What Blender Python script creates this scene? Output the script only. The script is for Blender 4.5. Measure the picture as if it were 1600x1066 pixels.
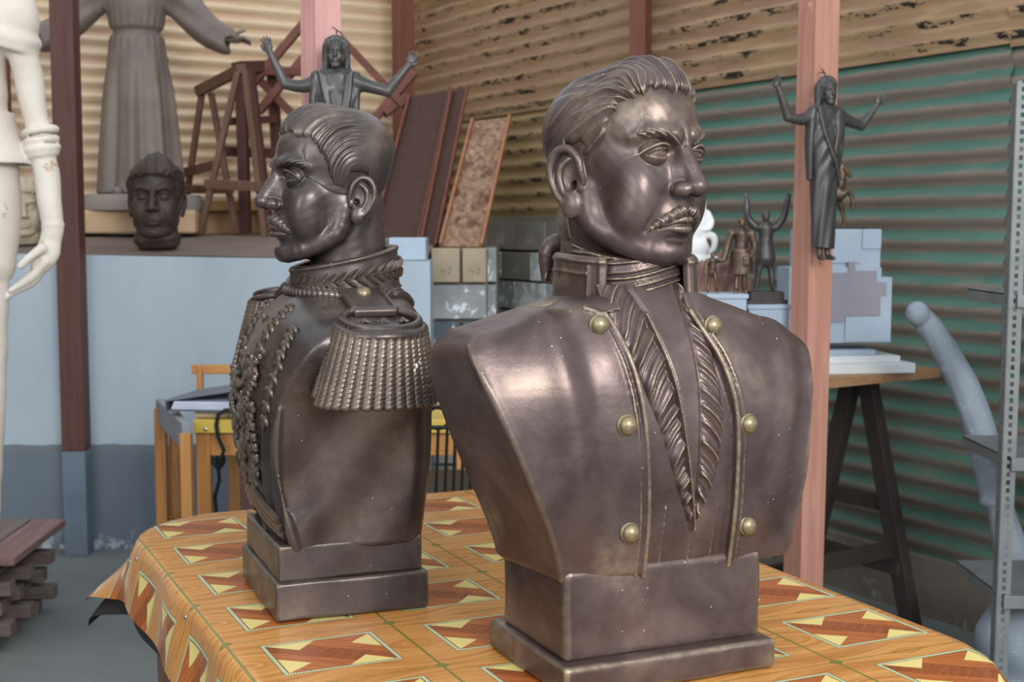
import bpy, bmesh, math, random
import numpy as np
from mathutils import Vector, Matrix
for _o in list(bpy.data.objects): bpy.data.objects.remove(_o, do_unlink=True)
SC = bpy.context.scene
COL = SC.collection
random.seed(7); RNG = np.random.default_rng(7)
PI = math.pi
# ------------------------------------------------------------------ camera
F = 2100.0; EYE = 1.38
PITCH = math.atan(183.0 / F)
cam_data = bpy.data.cameras.new('camera'); cam = bpy.data.objects.new('camera', cam_data); COL.objects.link(cam)
cam_data.sensor_width = 36.0; cam_data.lens = 36.0 * F / 1600.0
cam_data.clip_start = 0.05; cam_data.clip_end = 200
cam.location = (0, 0, EYE); cam.rotation_euler = (PI / 2 - PITCH, 0, 0)
cam_data.dof.use_dof = True; cam_data.dof.focus_distance = 1.95; cam_data.dof.aperture_fstop = 9.0
SC.camera = cam
SC.view_settings.view_transform = 'Standard'; SC.view_settings.look = 'None'
SC.view_settings.gamma = 1.0; SC.view_settings.use_curve_mapping = False
SC.view_settings.exposure = 0.45
# ------------------------------------------------------------------ sky light, plus added area lamps
W = bpy.data.worlds.new('World'); SC.world = W; W.use_nodes = True
_bg = W.node_tree.nodes['Background']
_bg.inputs[0].default_value = (0.84, 0.92, 1.0, 1); _bg.inputs[1].default_value = 0.92
def area(name, loc, target, sx, sy, power, color):
    L = bpy.data.lights.new(name, 'AREA'); L.shape = 'RECTANGLE'; L.size = sx; L.size_y = sy
    L.energy = power; L.color = color
    o = bpy.data.objects.new(name, L); COL.objects.link(o); o.location = loc
    o.rotation_euler = (Vector(target) - Vector(loc)).to_track_quat('-Z', 'Y').to_euler()
    return o
area('added_key_area', (1.9, -2.4, 3.2), (0.1, 2.4, 1.2), 2.0, 1.5, 210, (1.0, 0.97, 0.92))  # unseen warm key lamp added behind the camera, right, for frontal highlights
area('added_fill_area', (-2.4, -2.4, 2.9), (-0.3, 3.2, 1.1), 1.8, 1.4, 60, (0.88, 0.94, 1.0))  # weaker cool fill lamp, added out of view on the left
def at(px, py, Y):
    """world point on the sight line of photo pixel (px, py) at world depth Y"""
    a = (px - 800.0) / F; b = (533.0 - py) / F
    c, s = math.cos(PITCH), math.sin(PITCH)
    dy = c + b * s; dz = b * c - s
    t = Y / dy
    return Vector((a * t, Y, EYE + dz * t))
def onz(px, py, z):
    a = (px - 800.0) / F; b = (533.0 - py) / F
    c, s = math.cos(PITCH), math.sin(PITCH)
    dy = c + b * s; dz = b * c - s
    t = (z - EYE) / dz
    return Vector((a * t, dy * t, z))
# ------------------------------------------------------------------ objects
def tag(o, label=None, cat=None, group=None, kind=None):
    if label: o['label'] = label
    if cat: o['category'] = cat
    if group: o['group'] = group
    if kind: o['kind'] = kind
    return o
def empty(name, loc=(0, 0, 0), rz=0.0, label=None, cat=None, group=None, scale=1.0):
    o = bpy.data.objects.new(name, None); COL.objects.link(o)
    o.empty_display_size = 0.05
    o.location = loc; o.rotation_euler = (0, 0, rz); o.scale = (scale,) * 3
    return tag(o, label, cat, group)
def link(name, me, mat=None, parent=None, loc=None, rot=None, smooth=None):
    o = bpy.data.objects.new(name, me); COL.objects.link(o)
    if mat is not None:
        me.materials.clear(); me.materials.append(mat)
    if parent is not None: o.parent = parent
    if loc is not None: o.location = loc
    if rot is not None: o.rotation_euler = rot
    return o
def np_mesh(name, V, Q, smooth=True):
    """mesh from numpy verts and quads"""
    me = bpy.data.meshes.new(name)
    V = np.asarray(V, np.float32); Q = np.asarray(Q, np.int32); n = Q.shape[1]
    me.vertices.add(len(V)); me.vertices.foreach_set('co', V.ravel())
    me.loops.add(Q.size); me.loops.foreach_set('vertex_index', Q.ravel())
    me.polygons.add(len(Q))
    me.polygons.foreach_set('loop_start', np.arange(0, Q.size, n, dtype=np.int32))
    me.polygons.foreach_set('loop_total', np.full(len(Q), n, np.int32))
    if smooth: me.polygons.foreach_set('use_smooth', np.ones(len(Q), bool))
    me.update(calc_edges=True); me.validate()
    return me
# bmesh helper ------------------------------------------------------
class MB:
    def __init__(s): s.bm = bmesh.new()
    def box(s, c, size, rot=None, bev=0.0, M=None):
        r = bmesh.ops.create_cube(s.bm, size=1.0); vs = r['verts']
        for v in vs: v.co = Vector((v.co.x * size[0], v.co.y * size[1], v.co.z * size[2]))
        if bev > 0:
            es = list({e for v in vs for e in v.link_edges})
            rb = bmesh.ops.bevel(s.bm, geom=es, offset=bev, segments=2, affect='EDGES', profile=0.5)
            vs = list({v for f in rb['faces'] for v in f.verts} | {v for v in vs if v.is_valid})
        R = Matrix.Identity(3) if rot is None else (rot if isinstance(rot, Matrix) else Matrix.Rotation(rot, 3, 'Z'))
        for v in vs: v.co = R @ v.co + Vector(c)
        return s
    def bar(s, a, b, w, h, up=(0, 0, 1), bev=0.0, ext=0.0):
        a = Vector(a); b = Vector(b); d = (b - a); L = d.length; d.normalize()
        a = a - d * ext; b = b + d * ext; L += 2 * ext
        u = Vector(up); x = u.cross(d)
        if x.length < 1e-4: x = Vector((1, 0, 0)).cross(d)
        x.normalize(); z = d.cross(x)
        R = Matrix((x, d, z)).transposed()
        return s.box((a + b) / 2, (w, L, h), R, bev)
    def tube(s, pts, r, n=10, cap=True):
        pts = [Vector(p) for p in pts]; rs = r if isinstance(r, (list, tuple)) else [r] * len(pts)
        rings = []; prev = None
        for i, p in enumerate(pts):
            t = (pts[min(i + 1, len(pts) - 1)] - pts[max(i - 1, 0)]).normalized()
            if prev is None:
                x = t.orthogonal().normalized()
            else:
                x = (prev - t * prev.dot(t)).normalized()
            prev = x; y = t.cross(x)
            rings.append([s.bm.verts.new(p + rs[i] * (math.cos(2 * PI * k / n) * x + math.sin(2 * PI * k / n) * y)) for k in range(n)])
        for a, b in zip(rings[:-1], rings[1:]):
            for k in range(n): s.bm.faces.new((a[k], a[(k + 1) % n], b[(k + 1) % n], b[k]))
        if cap:
            s.bm.faces.new(rings[0][::-1]); s.bm.faces.new(rings[-1])
        return s
    def lathe(s, prof, c=(0, 0, 0), n=24):
        rings = []
        for r, z in prof:
            rings.append([s.bm.verts.new((c[0] + r * math.cos(2 * PI * k / n), c[1] + r * math.sin(2 * PI * k / n), c[2] + z)) for k in range(n)])
        for a, b in zip(rings[:-1], rings[1:]):
            for k in range(n): s.bm.faces.new((a[k], a[(k + 1) % n], b[(k + 1) % n], b[k]))
        s.bm.faces.new(rings[0][::-1]); s.bm.faces.new(rings[-1])
        return s
    def prism(s, poly, a, b):
        """poly: list of 3D points; extruded from offset a to offset b (vectors)"""
        A = [s.bm.verts.new(Vector(p) + Vector(a)) for p in poly]; B = [s.bm.verts.new(Vector(p) + Vector(b)) for p in poly]
        n = len(poly)
        for k in range(n): s.bm.faces.new((A[k], A[(k + 1) % n], B[(k + 1) % n], B[k]))
        s.bm.faces.new(A[::-1]); s.bm.faces.new(B)
        return s
    def mesh(s, name, smooth=False):
        bmesh.ops.recalc_face_normals(s.bm, faces=s.bm.faces)
        me = bpy.data.meshes.new(name); s.bm.to_mesh(me); s.bm.free()
        if smooth:
            me.polygons.foreach_set('use_smooth', np.ones(len(me.polygons), bool))
            if smooth != 'all': me.set_sharp_from_angle(angle=math.radians(40))
        return me
    def obj(s, name, mat, parent=None, smooth=False, loc=None, rot=None):
        return link(name, s.mesh(name, smooth), mat, parent, loc, rot)
# ------------------------------------------------------------------ signed distance sculpting
def _dot(a, b): return (a * b).sum(-1)
def sinterp(z, zs, ys, w=0.02):
    return sum(np.interp(z + o * w, zs, ys) for o in (-1.5, -0.9, -0.3, 0.3, 0.9, 1.5)) / 6
def vec(*a): return np.array(a, np.float32)
def rotm(rx=0, ry=0, rz=0):
    M = Matrix.Rotation(math.radians(rz), 3, 'Z') @ Matrix.Rotation(math.radians(ry), 3, 'Y') @ Matrix.Rotation(math.radians(rx), 3, 'X')
    return np.array(M, np.float32)
class Clay:
    def __init__(s, P, m): s.P = P; s.d = np.full(len(P), 1e2, np.float32); s.m = m
    def sel(s, c, r):
        if r is None: return slice(None)
        q = s.P - c
        return np.nonzero(_dot(q, q) < (r + s.m) ** 2)[0]
    def _u(s, i, n, k):
        o = s.d[i]
        if k > 0:
            h = np.maximum(k - np.abs(o - n), 0) / k
            s.d[i] = np.minimum(o, n) - h * h * h * k / 6
        else: s.d[i] = np.minimum(o, n)
    def _c(s, i, n, k):
        o = s.d[i]; n = -n
        if k > 0:
            h = np.maximum(k - np.abs(o - n), 0) / k
            s.d[i] = np.maximum(o, n) + h * h * h * k / 6
        else: s.d[i] = np.maximum(o, n)
    def op(s, i, n, k, cut): (s._c if cut else s._u)(i, n, k)
    def ell(s, c, r, k=0.0, R=None, cut=False):
        c = vec(*c); r = vec(*((r,) * 3 if np.isscalar(r) else r))
        i = s.sel(c, float(r.max()) + k * 1.8)
        q = s.P[i] - c
        if R is not None: q = q @ R
        a = np.sqrt(_dot(q / r, q / r)); b = np.sqrt(_dot(q / (r * r), q / (r * r))) + 1e-6
        s.op(i, a * (a - 1) / b, k, cut); return s
    def cap(s, a, b, ra, rb=None, k=0.0, cut=False, flat=None):
        """tapered capsule; flat=(axis vector, factor) squashes it"""
        rb = ra if rb is None else rb
        a = vec(*a); b = vec(*b); ba = b - a
        i = s.sel((a + b) / 2, float(np.linalg.norm(ba)) / 2 + max(ra, rb) * (flat[1] if flat and flat[1] > 1 else 1) + k)
        pa = s.P[i] - a
        t = np.clip(pa @ ba / max(float(ba @ ba), 1e-9), 0, 1)
        q = pa - t[:, None] * ba
        if flat is not None:
            ax = vec(*flat[0]); ax /= np.linalg.norm(ax)
            q = q - ((q @ ax) * (1 - 1 / flat[1]))[:, None] * ax
        s.op(i, np.sqrt(_dot(q, q)) - (ra + (rb - ra) * t), k, cut); return s
    def chain(s, pts, rs, k=0.0, k2=None, cut=False, flat=None):
        """polyline of capsules unioned first, then blended"""
        k2 = k if k2 is None else k2
        P = np.array(pts, np.float32)
        if len(pts) > 2:
            E = np.concatenate([2 * P[:1] - P[1:2], P, 2 * P[-1:] - P[-2:-1]]); out = []; ro = []
            for j in range(len(P) - 1):
                a, b, cc, d4 = E[j:j + 4]
                for t in (0.0, 0.34, 0.67):
                    out.append(0.5 * (2 * b + (cc - a) * t + (2 * a - 5 * b + 4 * cc - d4) * t * t + (3 * b - a - 3 * cc + d4) * t ** 3)); ro.append(rs[j] + (rs[j + 1] - rs[j]) * t)
            pts = out + [P[-1]]; rs = ro + [rs[-1]]; P = np.array(pts, np.float32)
        c = (P.max(0) + P.min(0)) / 2
        R = float(np.linalg.norm(P.max(0) - P.min(0))) / 2 + max(rs) * (flat[1] if flat and flat[1] > 1 else 1) + max(k, k2)
        i = s.sel(c, R); sub = Clay(s.P[i], s.m + k * 1.3)
        for j in range(len(pts) - 1): sub.cap(pts[j], pts[j + 1], rs[j], rs[j + 1], k2 if len(P) < 3 else k2 * 0.1, flat=flat)
        s.op(i, sub.d, k, cut); return s
    def box(s, c, half, r=0.0, k=0.0, R=None, cut=False):
        c = vec(*c); hv = vec(*half)
        i = s.sel(c, float(np.linalg.norm(hv)) + r + k)
        q = s.P[i] - c
        if R is not None: q = q @ R
        q = np.abs(q) - (hv - r)
        n = np.sqrt(_dot(np.maximum(q, 0), np.maximum(q, 0))) + np.minimum(q.max(-1), 0) - r
        s.op(i, n, k, cut); return s
    def tor(s, c, R0, r, R=None, k=0.0, sc=(1, 1), cut=False):
        c = vec(*c); i = s.sel(c, (R0 + r) * max(sc) + k)
        q = s.P[i] - c
        if R is not None: q = q @ R
        x = q[:, 0] / sc[0]; y = q[:, 1] / sc[1]
        n = np.sqrt((np.sqrt(x * x + y * y) - R0) ** 2 + q[:, 2] ** 2) - r
        s.op(i, n, k, cut); return s
    def fn(s, f, k=0.0, cut=False, c=None, r=None):
        i = s.sel(vec(*c), r) if c is not None else slice(None)
        s.op(i, f(s.P[i]).astype(np.float32), k, cut); return s
    def disp(s, f, c=None, r=None):
        i = s.sel(vec(*c), r) if c is not None else slice(None)
        s.d[i] -= f(s.P[i]); return s
def embed(C, sculpt, sc, off, rz=0.0, rx=0.0, k=0.0, r=None):
    """run a sculpting function inside another clay at a smaller scale"""
    R = rotm(rx=rx, rz=rz); o = vec(*off); i = C.sel(o, (r or 20) * sc)
    sub = Clay(((C.P[i] - o) @ R / sc).astype(np.float32), C.m / sc); sculpt(sub); C.op(i, sub.d * sc, k, False)
def sdf_mesh(name, shape, lo, hi, h, factor=4, band=1.9, xf=None):
    """sparse surface nets.  shape(Clay) sculpts; returns mesh"""
    lo = np.array(lo, np.float32); hi = np.array(hi, np.float32)
    nc = np.ceil((hi - lo) / (h * factor)).astype(int) + 1; H = h * factor
    g = np.stack(np.meshgrid(*[np.arange(n) for n in nc], indexing='ij'), -1).reshape(-1, 3)
    C = Clay((lo + g * H).astype(np.float32), H * 2.2); shape(C); dc = C.d.reshape(nc)
    a = np.abs(dc); near = np.zeros(nc - 1, bool); mn = np.full(nc - 1, 1e9, np.float32); mx = np.full(nc - 1, -1e9, np.float32)
    for dx in (0, 1):
        for dy in (0, 1):
            for dz in (0, 1):
                sub = dc[dx:nc[0] - 1 + dx, dy:nc[1] - 1 + dy, dz:nc[2] - 1 + dz]
                mn = np.minimum(mn, sub); mx = np.maximum(mx, sub)
    near = ((mn < 0) & (mx > 0)) | (np.minimum(np.abs(mn), np.abs(mx)) < H * band * 0.5)
    nf = (nc - 1) * factor + 1
    act = np.zeros(nf, bool)
    cells = np.argwhere(near) * factor
    offs = np.stack(np.meshgrid(*[np.arange(factor + 1)] * 3, indexing='ij'), -1).reshape(-1, 3)
    for o in offs:
        q = cells + o; act[q[:, 0], q[:, 1], q[:, 2]] = True
    idx = np.argwhere(act)
    C = Clay((lo + idx * h).astype(np.float32), h * 2.5); shape(C)
    D = np.full(nf, 1e3, np.float32); D[idx[:, 0], idx[:, 1], idx[:, 2]] = C.d
    S = D < 0
    n0, n1, n2 = nf
    cnt = np.zeros((n0 - 1, n1 - 1, n2 - 1), np.int8); av = np.ones((n0 - 1, n1 - 1, n2 - 1), bool)
    for dx in (0, 1):
        for dy in (0, 1):
            for dz in (0, 1):
                sl = (slice(dx, n0 - 1 + dx), slice(dy, n1 - 1 + dy), slice(dz, n2 - 1 + dz))
                cnt += S[sl]; av &= act[sl]
    cell = np.argwhere((cnt > 0) & (cnt < 8) & av)
    cid = np.full((n0 - 1, n1 - 1, n2 - 1), -1, np.int32)
    cid[cell[:, 0], cell[:, 1], cell[:, 2]] = np.arange(len(cell))
    acc = np.zeros((len(cell), 3), np.float32); w = np.zeros(len(cell), np.float32)
    cor = {}
    for dx in (0, 1):
        for dy in (0, 1):
            for dz in (0, 1): cor[dx, dy, dz] = D[cell[:, 0] + dx, cell[:, 1] + dy, cell[:, 2] + dz]
    for ax in range(3):
        for u in (0, 1):
            for v in (0, 1):
                p = [0, 0, 0]; o = [i for i in range(3) if i != ax]; p[o[0]] = u; p[o[1]] = v
                q = list(p); q[ax] = 1
                a = cor[tuple(p)]; b = cor[tuple(q)]; m = (a < 0) != (b < 0)
                t = np.where(m, a / np.where(m, a - b, 1), 0)
                for i in range(3):
                    acc[:, i] += np.where(m, (t if i == ax else p[i]), 0)
                w += m
    V = lo + (cell + acc / w[:, None]) * h
    Q = []
    for ax in range(3):
        o = [i for i in range(3) if i != ax]
        sl = [slice(None)] * 3; s2 = [slice(None)] * 3; sl[ax] = slice(0, -1); s2[ax] = slice(1, None)
        e = S[tuple(sl)] != S[tuple(s2)]
        e &= act[tuple(sl)] & act[tuple(s2)]
        E = np.argwhere(e); E = E[(E[:, o[0]] > 0) & (E[:, o[1]] > 0) & (E[:, o[0]] < nf[o[0]] - 1) & (E[:, o[1]] < nf[o[1]] - 1)]
        ids = []
        for du, dv in ((-1, -1), (0, -1), (0, 0), (-1, 0)):
            q = E.copy(); q[:, o[0]] += du; q[:, o[1]] += dv
            ids.append(cid[q[:, 0], q[:, 1], q[:, 2]])
        q4 = np.stack(ids, 1); ok = (q4 >= 0).all(1); q4 = q4[ok]; E = E[ok]
        ins = S[E[:, 0], E[:, 1], E[:, 2]]
        flip = ins if ax != 1 else ~ins
        q4 = np.where(flip[:, None], q4, q4[:, ::-1])
        Q.append(q4)
    if xf is not None: V = xf(V)
    return np_mesh(name, V, np.concatenate(Q))
# ------------------------------------------------------------------ materials
def lin(c):
    if isinstance(c, str):
        c = [int(c[i:i + 2], 16) / 255 for i in (0, 2, 4)]
    return tuple(((x / 12.92) if x <= 0.04045 else ((x + 0.055) / 1.055) ** 2.4) for x in c) + (1.0,)
class NT:
    """tiny node-graph writer"""
    def __init__(s, name, rough=0.6, metal=0.0, spec=0.5):
        s.m = bpy.data.materials.new(name); s.m.use_nodes = True
        s.t = s.m.node_tree; s.b = s.t.nodes['Principled BSDF']; s.L = s.t.links
        s.b.inputs['Roughness'].default_value = rough; s.b.inputs['Metallic'].default_value = metal
        s.b.inputs['Specular IOR Level'].default_value = spec
    def n(s, ty, **kw):
        o = s.t.nodes.new(ty)
        for k, v in kw.items(): setattr(o, k, v)
        return o
    def put(s, sock, v):
        if hasattr(v, 'is_linked') or isinstance(v, bpy.types.NodeSocket): s.L.new(v, sock)
        else: sock.default_value = v
    def math(s, op, a, b=None, c=None):
        o = s.n('ShaderNodeMath', operation=op); s.put(o.inputs[0], a)
        if b is not None: s.put(o.inputs[1], b)
        if c is not None: s.put(o.inputs[2], c)
        return o.outputs[0]
    def coord(s, kind='Object', scale=(1, 1, 1), rot=(0, 0, 0), loc=(0, 0, 0)):
        c = s.n('ShaderNodeTexCoord'); mp = s.n('ShaderNodeMapping'); s.L.new(c.outputs[kind], mp.inputs[0])
        mp.inputs['Scale'].default_value = scale; mp.inputs['Rotation'].default_value = rot; mp.inputs['Location'].default_value = loc
        return mp.outputs[0]
    def noise(s, vec, scale, detail=4, rough=0.55, dist=0.0):
        o = s.n('ShaderNodeTexNoise'); s.L.new(vec, o.inputs['Vector'])
        o.inputs['Scale'].default_value = scale; o.inputs['Detail'].default_value = detail; o.inputs['Roughness'].default_value = rough
        o.inputs['Distortion'].default_value = dist
        return o.outputs[0]
    def ramp(s, v, stops, interp='LINEAR'):
        o = s.n('ShaderNodeValToRGB'); s.L.new(v, o.inputs[0]); e = o.color_ramp.elements; o.color_ramp.interpolation = interp
        while len(e) < len(stops): e.new(0.5)
        for el, (p, c) in zip(e, stops):
            el.position = p; el.color = lin(c) if isinstance(c, str) else ((c, c, c, 1) if np.isscalar(c) else c)
        return o.outputs[0]
    def mix(s, f, a, b, mode='MIX'):
        o = s.n('ShaderNodeMix', data_type='RGBA', blend_type=mode); s.put(o.inputs[0], f)
        for sock, v in ((o.inputs[6], a), (o.inputs[7], b)):
            if isinstance(v, str): v = lin(v)
            s.put(sock, v)
        return o.outputs[2]
    def col(s, v):
        if isinstance(v, str): v = lin(v)
        s.put(s.b.inputs['Base Color'], v); return s
    def bump(s, v, strength=0.3, dist=0.002):
        o = s.n('ShaderNodeBump'); s.put(o.inputs['Height'], v); o.inputs['Strength'].default_value = strength; o.inputs['Distance'].default_value = dist
        s.L.new(o.outputs[0], s.b.inputs['Normal']); return s
def bronze(name, dark, mid, gold, rough=0.36, metal=0.55, gain=1.0, spk=True, scale=1.0, geo_=True):
    k = NT(name, rough, metal)
    v = k.coord('Object')
    n1 = k.noise(v, 9 * scale, 5, 0.6, 0.4)
    base = k.mix(k.ramp(n1, [(0.35, 0.0), (0.7, 1.0)]), dark, mid)
    geo = k.n('ShaderNodeNewGeometry')
    pt = k.ramp(geo.outputs['Pointiness'], [(0.51, 0.0), (0.51 + 0.08 / gain, 0.8)])
    if not geo_: pt = 0.12
    n2 = k.noise(v, 60 * scale, 3)
    wear = k.math('MULTIPLY', pt, k.ramp(n2, [(0.3, 0.35), (0.6, 1.0)]))
    # broad rubbed patches of gold paint
    n3 = k.noise(v, 4.5 * scale, 2)
    wear = k.math('MAXIMUM', wear, k.math('MULTIPLY', k.ramp(n3, [(0.52, 0.0), (0.74, 0.5)]), k.ramp(n2, [(0.35, 0.2), (0.65, 1.0)])))
    c = k.mix(wear, base, gold)
    # darker base colour in the hollows
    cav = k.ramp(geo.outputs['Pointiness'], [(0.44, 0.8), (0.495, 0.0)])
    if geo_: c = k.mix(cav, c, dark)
    if spk:
        sp = k.n('ShaderNodeTexVoronoi'); k.L.new(v, sp.inputs['Vector']); sp.inputs['Scale'].default_value = 70 * scale; sp.inputs['Randomness'].default_value = 1
        n5 = k.noise(v, 13 * scale, 2)
        dots = k.math('MULTIPLY', k.math('LESS_THAN', sp.outputs['Distance'], 0.055), k.math('GREATER_THAN', n5, 0.56))
        c = k.mix(dots, c, 'D8D4D0')
    k.col(c)
    r = k.ramp(n2, [(0.3, rough - 0.04), (0.7, rough + 0.06)])
    k.L.new(r, k.b.inputs['Roughness'])
    k.bump(k.noise(v, 220 * scale, 3), 0.18, 0.001)
    return k.m
def plain(name, c1, c2, rough=0.7, scale=8, metal=0.0, bump=0.15, coordk='Object', stretch=(1, 1, 1), spots=None, spec=0.4):
    k = NT(name, rough, metal, spec)
    v = k.coord(coordk, stretch)
    n = k.noise(v, scale, 6, 0.62)
    c = k.mix(k.ramp(n, [(0.3, 0.0), (0.7, 1.0)]), c1, c2)
    if spots:
        n2 = k.noise(v, scale * spots[1], 4, 0.7)
        c = k.mix(k.ramp(n2, [(spots[2], 0.0), (spots[2] + 0.05, 1.0)]), c, spots[0])
    k.col(c)
    if bump: k.bump(k.noise(v, scale * 9, 4), bump, 0.003)
    return k.m
def wood(name, c1, c2, axis='Z', rough=0.55, scale=1.0, spots=None):
    k = NT(name, rough)
    st = {'X': (0.5, 9, 9), 'Y': (9, 0.5, 9), 'Z': (9, 9, 0.5)}[axis]
    v = k.coord('Object', tuple(x * scale for x in st))
    n = k.noise(v, 5, 6, 0.65, 0.8)
    c = k.mix(k.ramp(n, [(0.3, 0.0), (0.68, 1.0)]), c1, c2)
    if spots:
        n2 = k.noise(k.coord('Object'), spots[1], 5, 0.7)
        c = k.mix(k.ramp(n2, [(spots[2], 0.0), (spots[2] + 0.06, 1.0)]), c, spots[0])
    k.col(c); k.bump(n, 0.25, 0.002)
    return k.m
M_BRA = bronze('brown_bronze_paint', '463937', '685855', 'C4B290', rough=0.37, metal=0.5)
M_BRB = bronze('black_bronze_paint', '3C3535', '5A4F4C', '9A8B74', rough=0.33, metal=0.52, gain=0.8)
M_BRF = bronze('black_bronze_relief', '403838', '6A5E58', 'A8926C', rough=0.32, metal=0.45, spk=False, geo_=False)
M_BUT = bronze('rubbed_gold_paint', '6E634E', '8E8266', 'B5A680', rough=0.4, metal=0.6, spk=False)
# ------------------------------------------------------------------ setting
M_FLOOR = plain('floor_concrete', '666C6A', '7C8280', 0.75, 1.6, spots=('8C9290', 5.0, 0.66))
SW = lambda s, z=0.0, off=0.0: Vector((-0.66 + 0.506 * s - 0.862 * off, 8.3 - 0.862 * s - 0.506 * off, z))      # right wall plane, off = towards the room
BW = lambda s, z=0.0, off=0.0: Vector((-0.66 - 0.862 * s + 0.506 * off, 8.3 - 0.506 * s - 0.862 * off, z))      # back wall plane
fl = MB(); fl.box((0, 4.0, -0.05), (16, 16, 0.1)); tag(fl.obj('floor', M_FLOOR), kind='structure')
def tin_mat(name, c1, c2, dust, dustlow, flakes=None, phase=0.0, dk=1.0):
    k = NT(name, 0.62, 0.15, 0.4)
    v = k.coord('Object')
    sep = k.n('ShaderNodeSeparateXYZ'); k.L.new(v, sep.inputs[0])
    n = k.noise(k.coord('Object', (0.7, 0.7, 5)), 3.0, 5, 0.6)
    base = k.mix(k.ramp(n, [(0.3, 0.0), (0.7, 1.0)]), c1, c2)
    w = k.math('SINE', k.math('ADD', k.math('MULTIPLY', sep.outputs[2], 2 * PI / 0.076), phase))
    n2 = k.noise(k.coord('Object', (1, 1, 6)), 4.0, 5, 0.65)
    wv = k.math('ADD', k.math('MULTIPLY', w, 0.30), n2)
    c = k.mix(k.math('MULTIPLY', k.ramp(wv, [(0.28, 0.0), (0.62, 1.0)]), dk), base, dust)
    if flakes:
        n3 = k.noise(k.coord('Object', (1.0, 1.0, 3.2)), 9.0, 6, 0.75); n4 = k.noise(v, 1.1, 2)
        f = k.math('MULTIPLY', k.ramp(n3, [(0.52, 0.0), (0.55, 1.0)]), k.ramp(n4, [(0.44, 0.0), (0.54, 1.0)]))
        f = k.math('MULTIPLY', f, k.ramp(w, [(0.2, 0.0), (0.6, 1.0)]))
        c = k.mix(f, c, flakes)
    k.col(c); k.bump(k.noise(v, 40, 4), 0.15, 0.002)
    return k.m
M_TGREEN = tin_mat('green_tin', '45685C', '52776A', '80766C', '6', phase=0.6)
M_TBROWN = tin_mat('brown_tin', '86674F', '9A7C60', 'AD9272', '6', flakes='2E2A26', phase=0.6)
M_TOLIVE = tin_mat('olive_tin', '7E6A45', '8F7A55', '9C8862', '6', flakes='3A342C', phase=0.6)
M_TCREAM = tin_mat('cream_tin', 'CFAE90', 'E0C3A2', 'EAD3B4', '6', phase=0.6)
def tin_sheet(fn, s0, s1, z0, z1, mat, parent, off=0.0, tilt=0.0, amp=0.0085, seg=8):
    n = int((z1 - z0) / 0.076 * seg); m = 5; V = []; Q = []
    for i in range(n + 1):
        z = z0 + (z1 - z0) * i / n
        for j in range(m):
            s = s0 + (s1 - s0) * j / (m - 1)
            V.append(fn(s, z + tilt * (s - s0), off + amp * math.sin(2 * PI * z / 0.076) + 0.003 * math.sin(s * 5 + z * 3)))
    for i in range(n):
        for j in range(m - 1): Q.append((i * m + j, i * m + j + 1, (i + 1) * m + j + 1, (i + 1) * m + j))
    me = np_mesh('corrugated_sheet', np.array([tuple(v) for v in V]), np.array(Q))
    o = link('corrugated_sheet', me, mat, parent)
    return o
M_KERB = plain('kerb_concrete', '6A6259', '857B6E', 0.85, 3, spots=('9A9184', 3.0, 0.62))
k_ = MB()
def wallseg(m, fn, s0, s1, z0, z1, t, off=0.0):
    m.prism([fn(s0, z0, off), fn(s1, z0, off), fn(s1, z1, off), fn(s0, z1, off)], (0, 0, 0), fn(0, 0, -t) - fn(0, 0, 0))
wallseg(k_, SW, 2.3, 7.0, 0, 0.21, 0.25, 0.03)
wr = tag(k_.obj('wall_right', M_KERB), kind='structure')
for a, b in ((2.35, 4.5), (4.4, 7.0)):
    for i, z in enumerate((0.17, 0.76, 1.36)): tin_sheet(SW, a, b, z, z + 0.63, M_TGREEN, wr, off=-0.004 * (i + 2 * (a > 3)), tilt=0.004)
tin_sheet(SW, -0.05, 2.45, 1.40, 1.98, M_TOLIVE, wr, off=0.0)
for a, b in ((-0.05, 2.45), (2.40, 4.6), (4.5, 7.0)):
    for i, z in enumerate((1.95, 2.68)): tin_sheet(SW, a, b, z, z + 0.78, M_TBROWN, wr, off=0.012 + 0.006 * i, tilt=0.006)
bk_ = MB(); wallseg(bk_, BW, 0, 5, 0.0, 1.47, 0.25, 0.0)
wb = tag(bk_.obj('wall_back', M_KERB), kind='structure')
for a, b in ((-0.02, 1.5), (1.4, 3.2), (3.1, 5.0)):
    for i, z in enumerate((1.44, 2.04, 2.72)): tin_sheet(BW, a, b, z, z + 0.70, M_TCREAM, wb, off=0.006 * i, tilt=-0.004)
m = MB(); m.box((-4.0, 3.3, 1.8), (0.12, 9.4, 3.6)); tag(m.obj('shade_wall_left', M_TBROWN), kind='structure')  # unseen wall added to darken the left surroundings and the bust sides
# concrete block masonry below the tin, and the pier
def block_mat(name, c1, c2, c3, th):
    k = NT(name, 0.85); v = k.coord('Object'); n = k.noise(v, 5, 5, 0.6); n2 = k.noise(v, 7.5, 6, 0.7, 0.6)
    c = k.mix(k.ramp(n, [(0.35, 0.0), (0.65, 1.0)]), c1, c2)
    c = k.mix(k.ramp(n2, [(th, 0.0), (th + 0.03, 1.0)]), c, c3)
    k.col(c); k.bump(k.noise(v, 45, 5), 0.5, 0.006); return k.m
M_BLK = [block_mat('block_grey', '6E6C66', '88847B', 'A39D92', 0.58), block_mat('block_beige', 'B3A48B', '9C8F7B', '5A5752', 0.60),
         block_mat('block_slate', '4F5962', '5F6971', 'D0C8BC', 0.56), block_mat('block_limed', '7D7F7D', '9BA2A6', 'D9DEE2', 0.55)]
M_BLK.append(block_mat('block_whitewashed', 'A9ABAA', 'D2D6D8', 'ECEFF0', 0.48))
M_MORTAR = plain('mortar', '6B655B', '7C766A', 0.9, 12)
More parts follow.
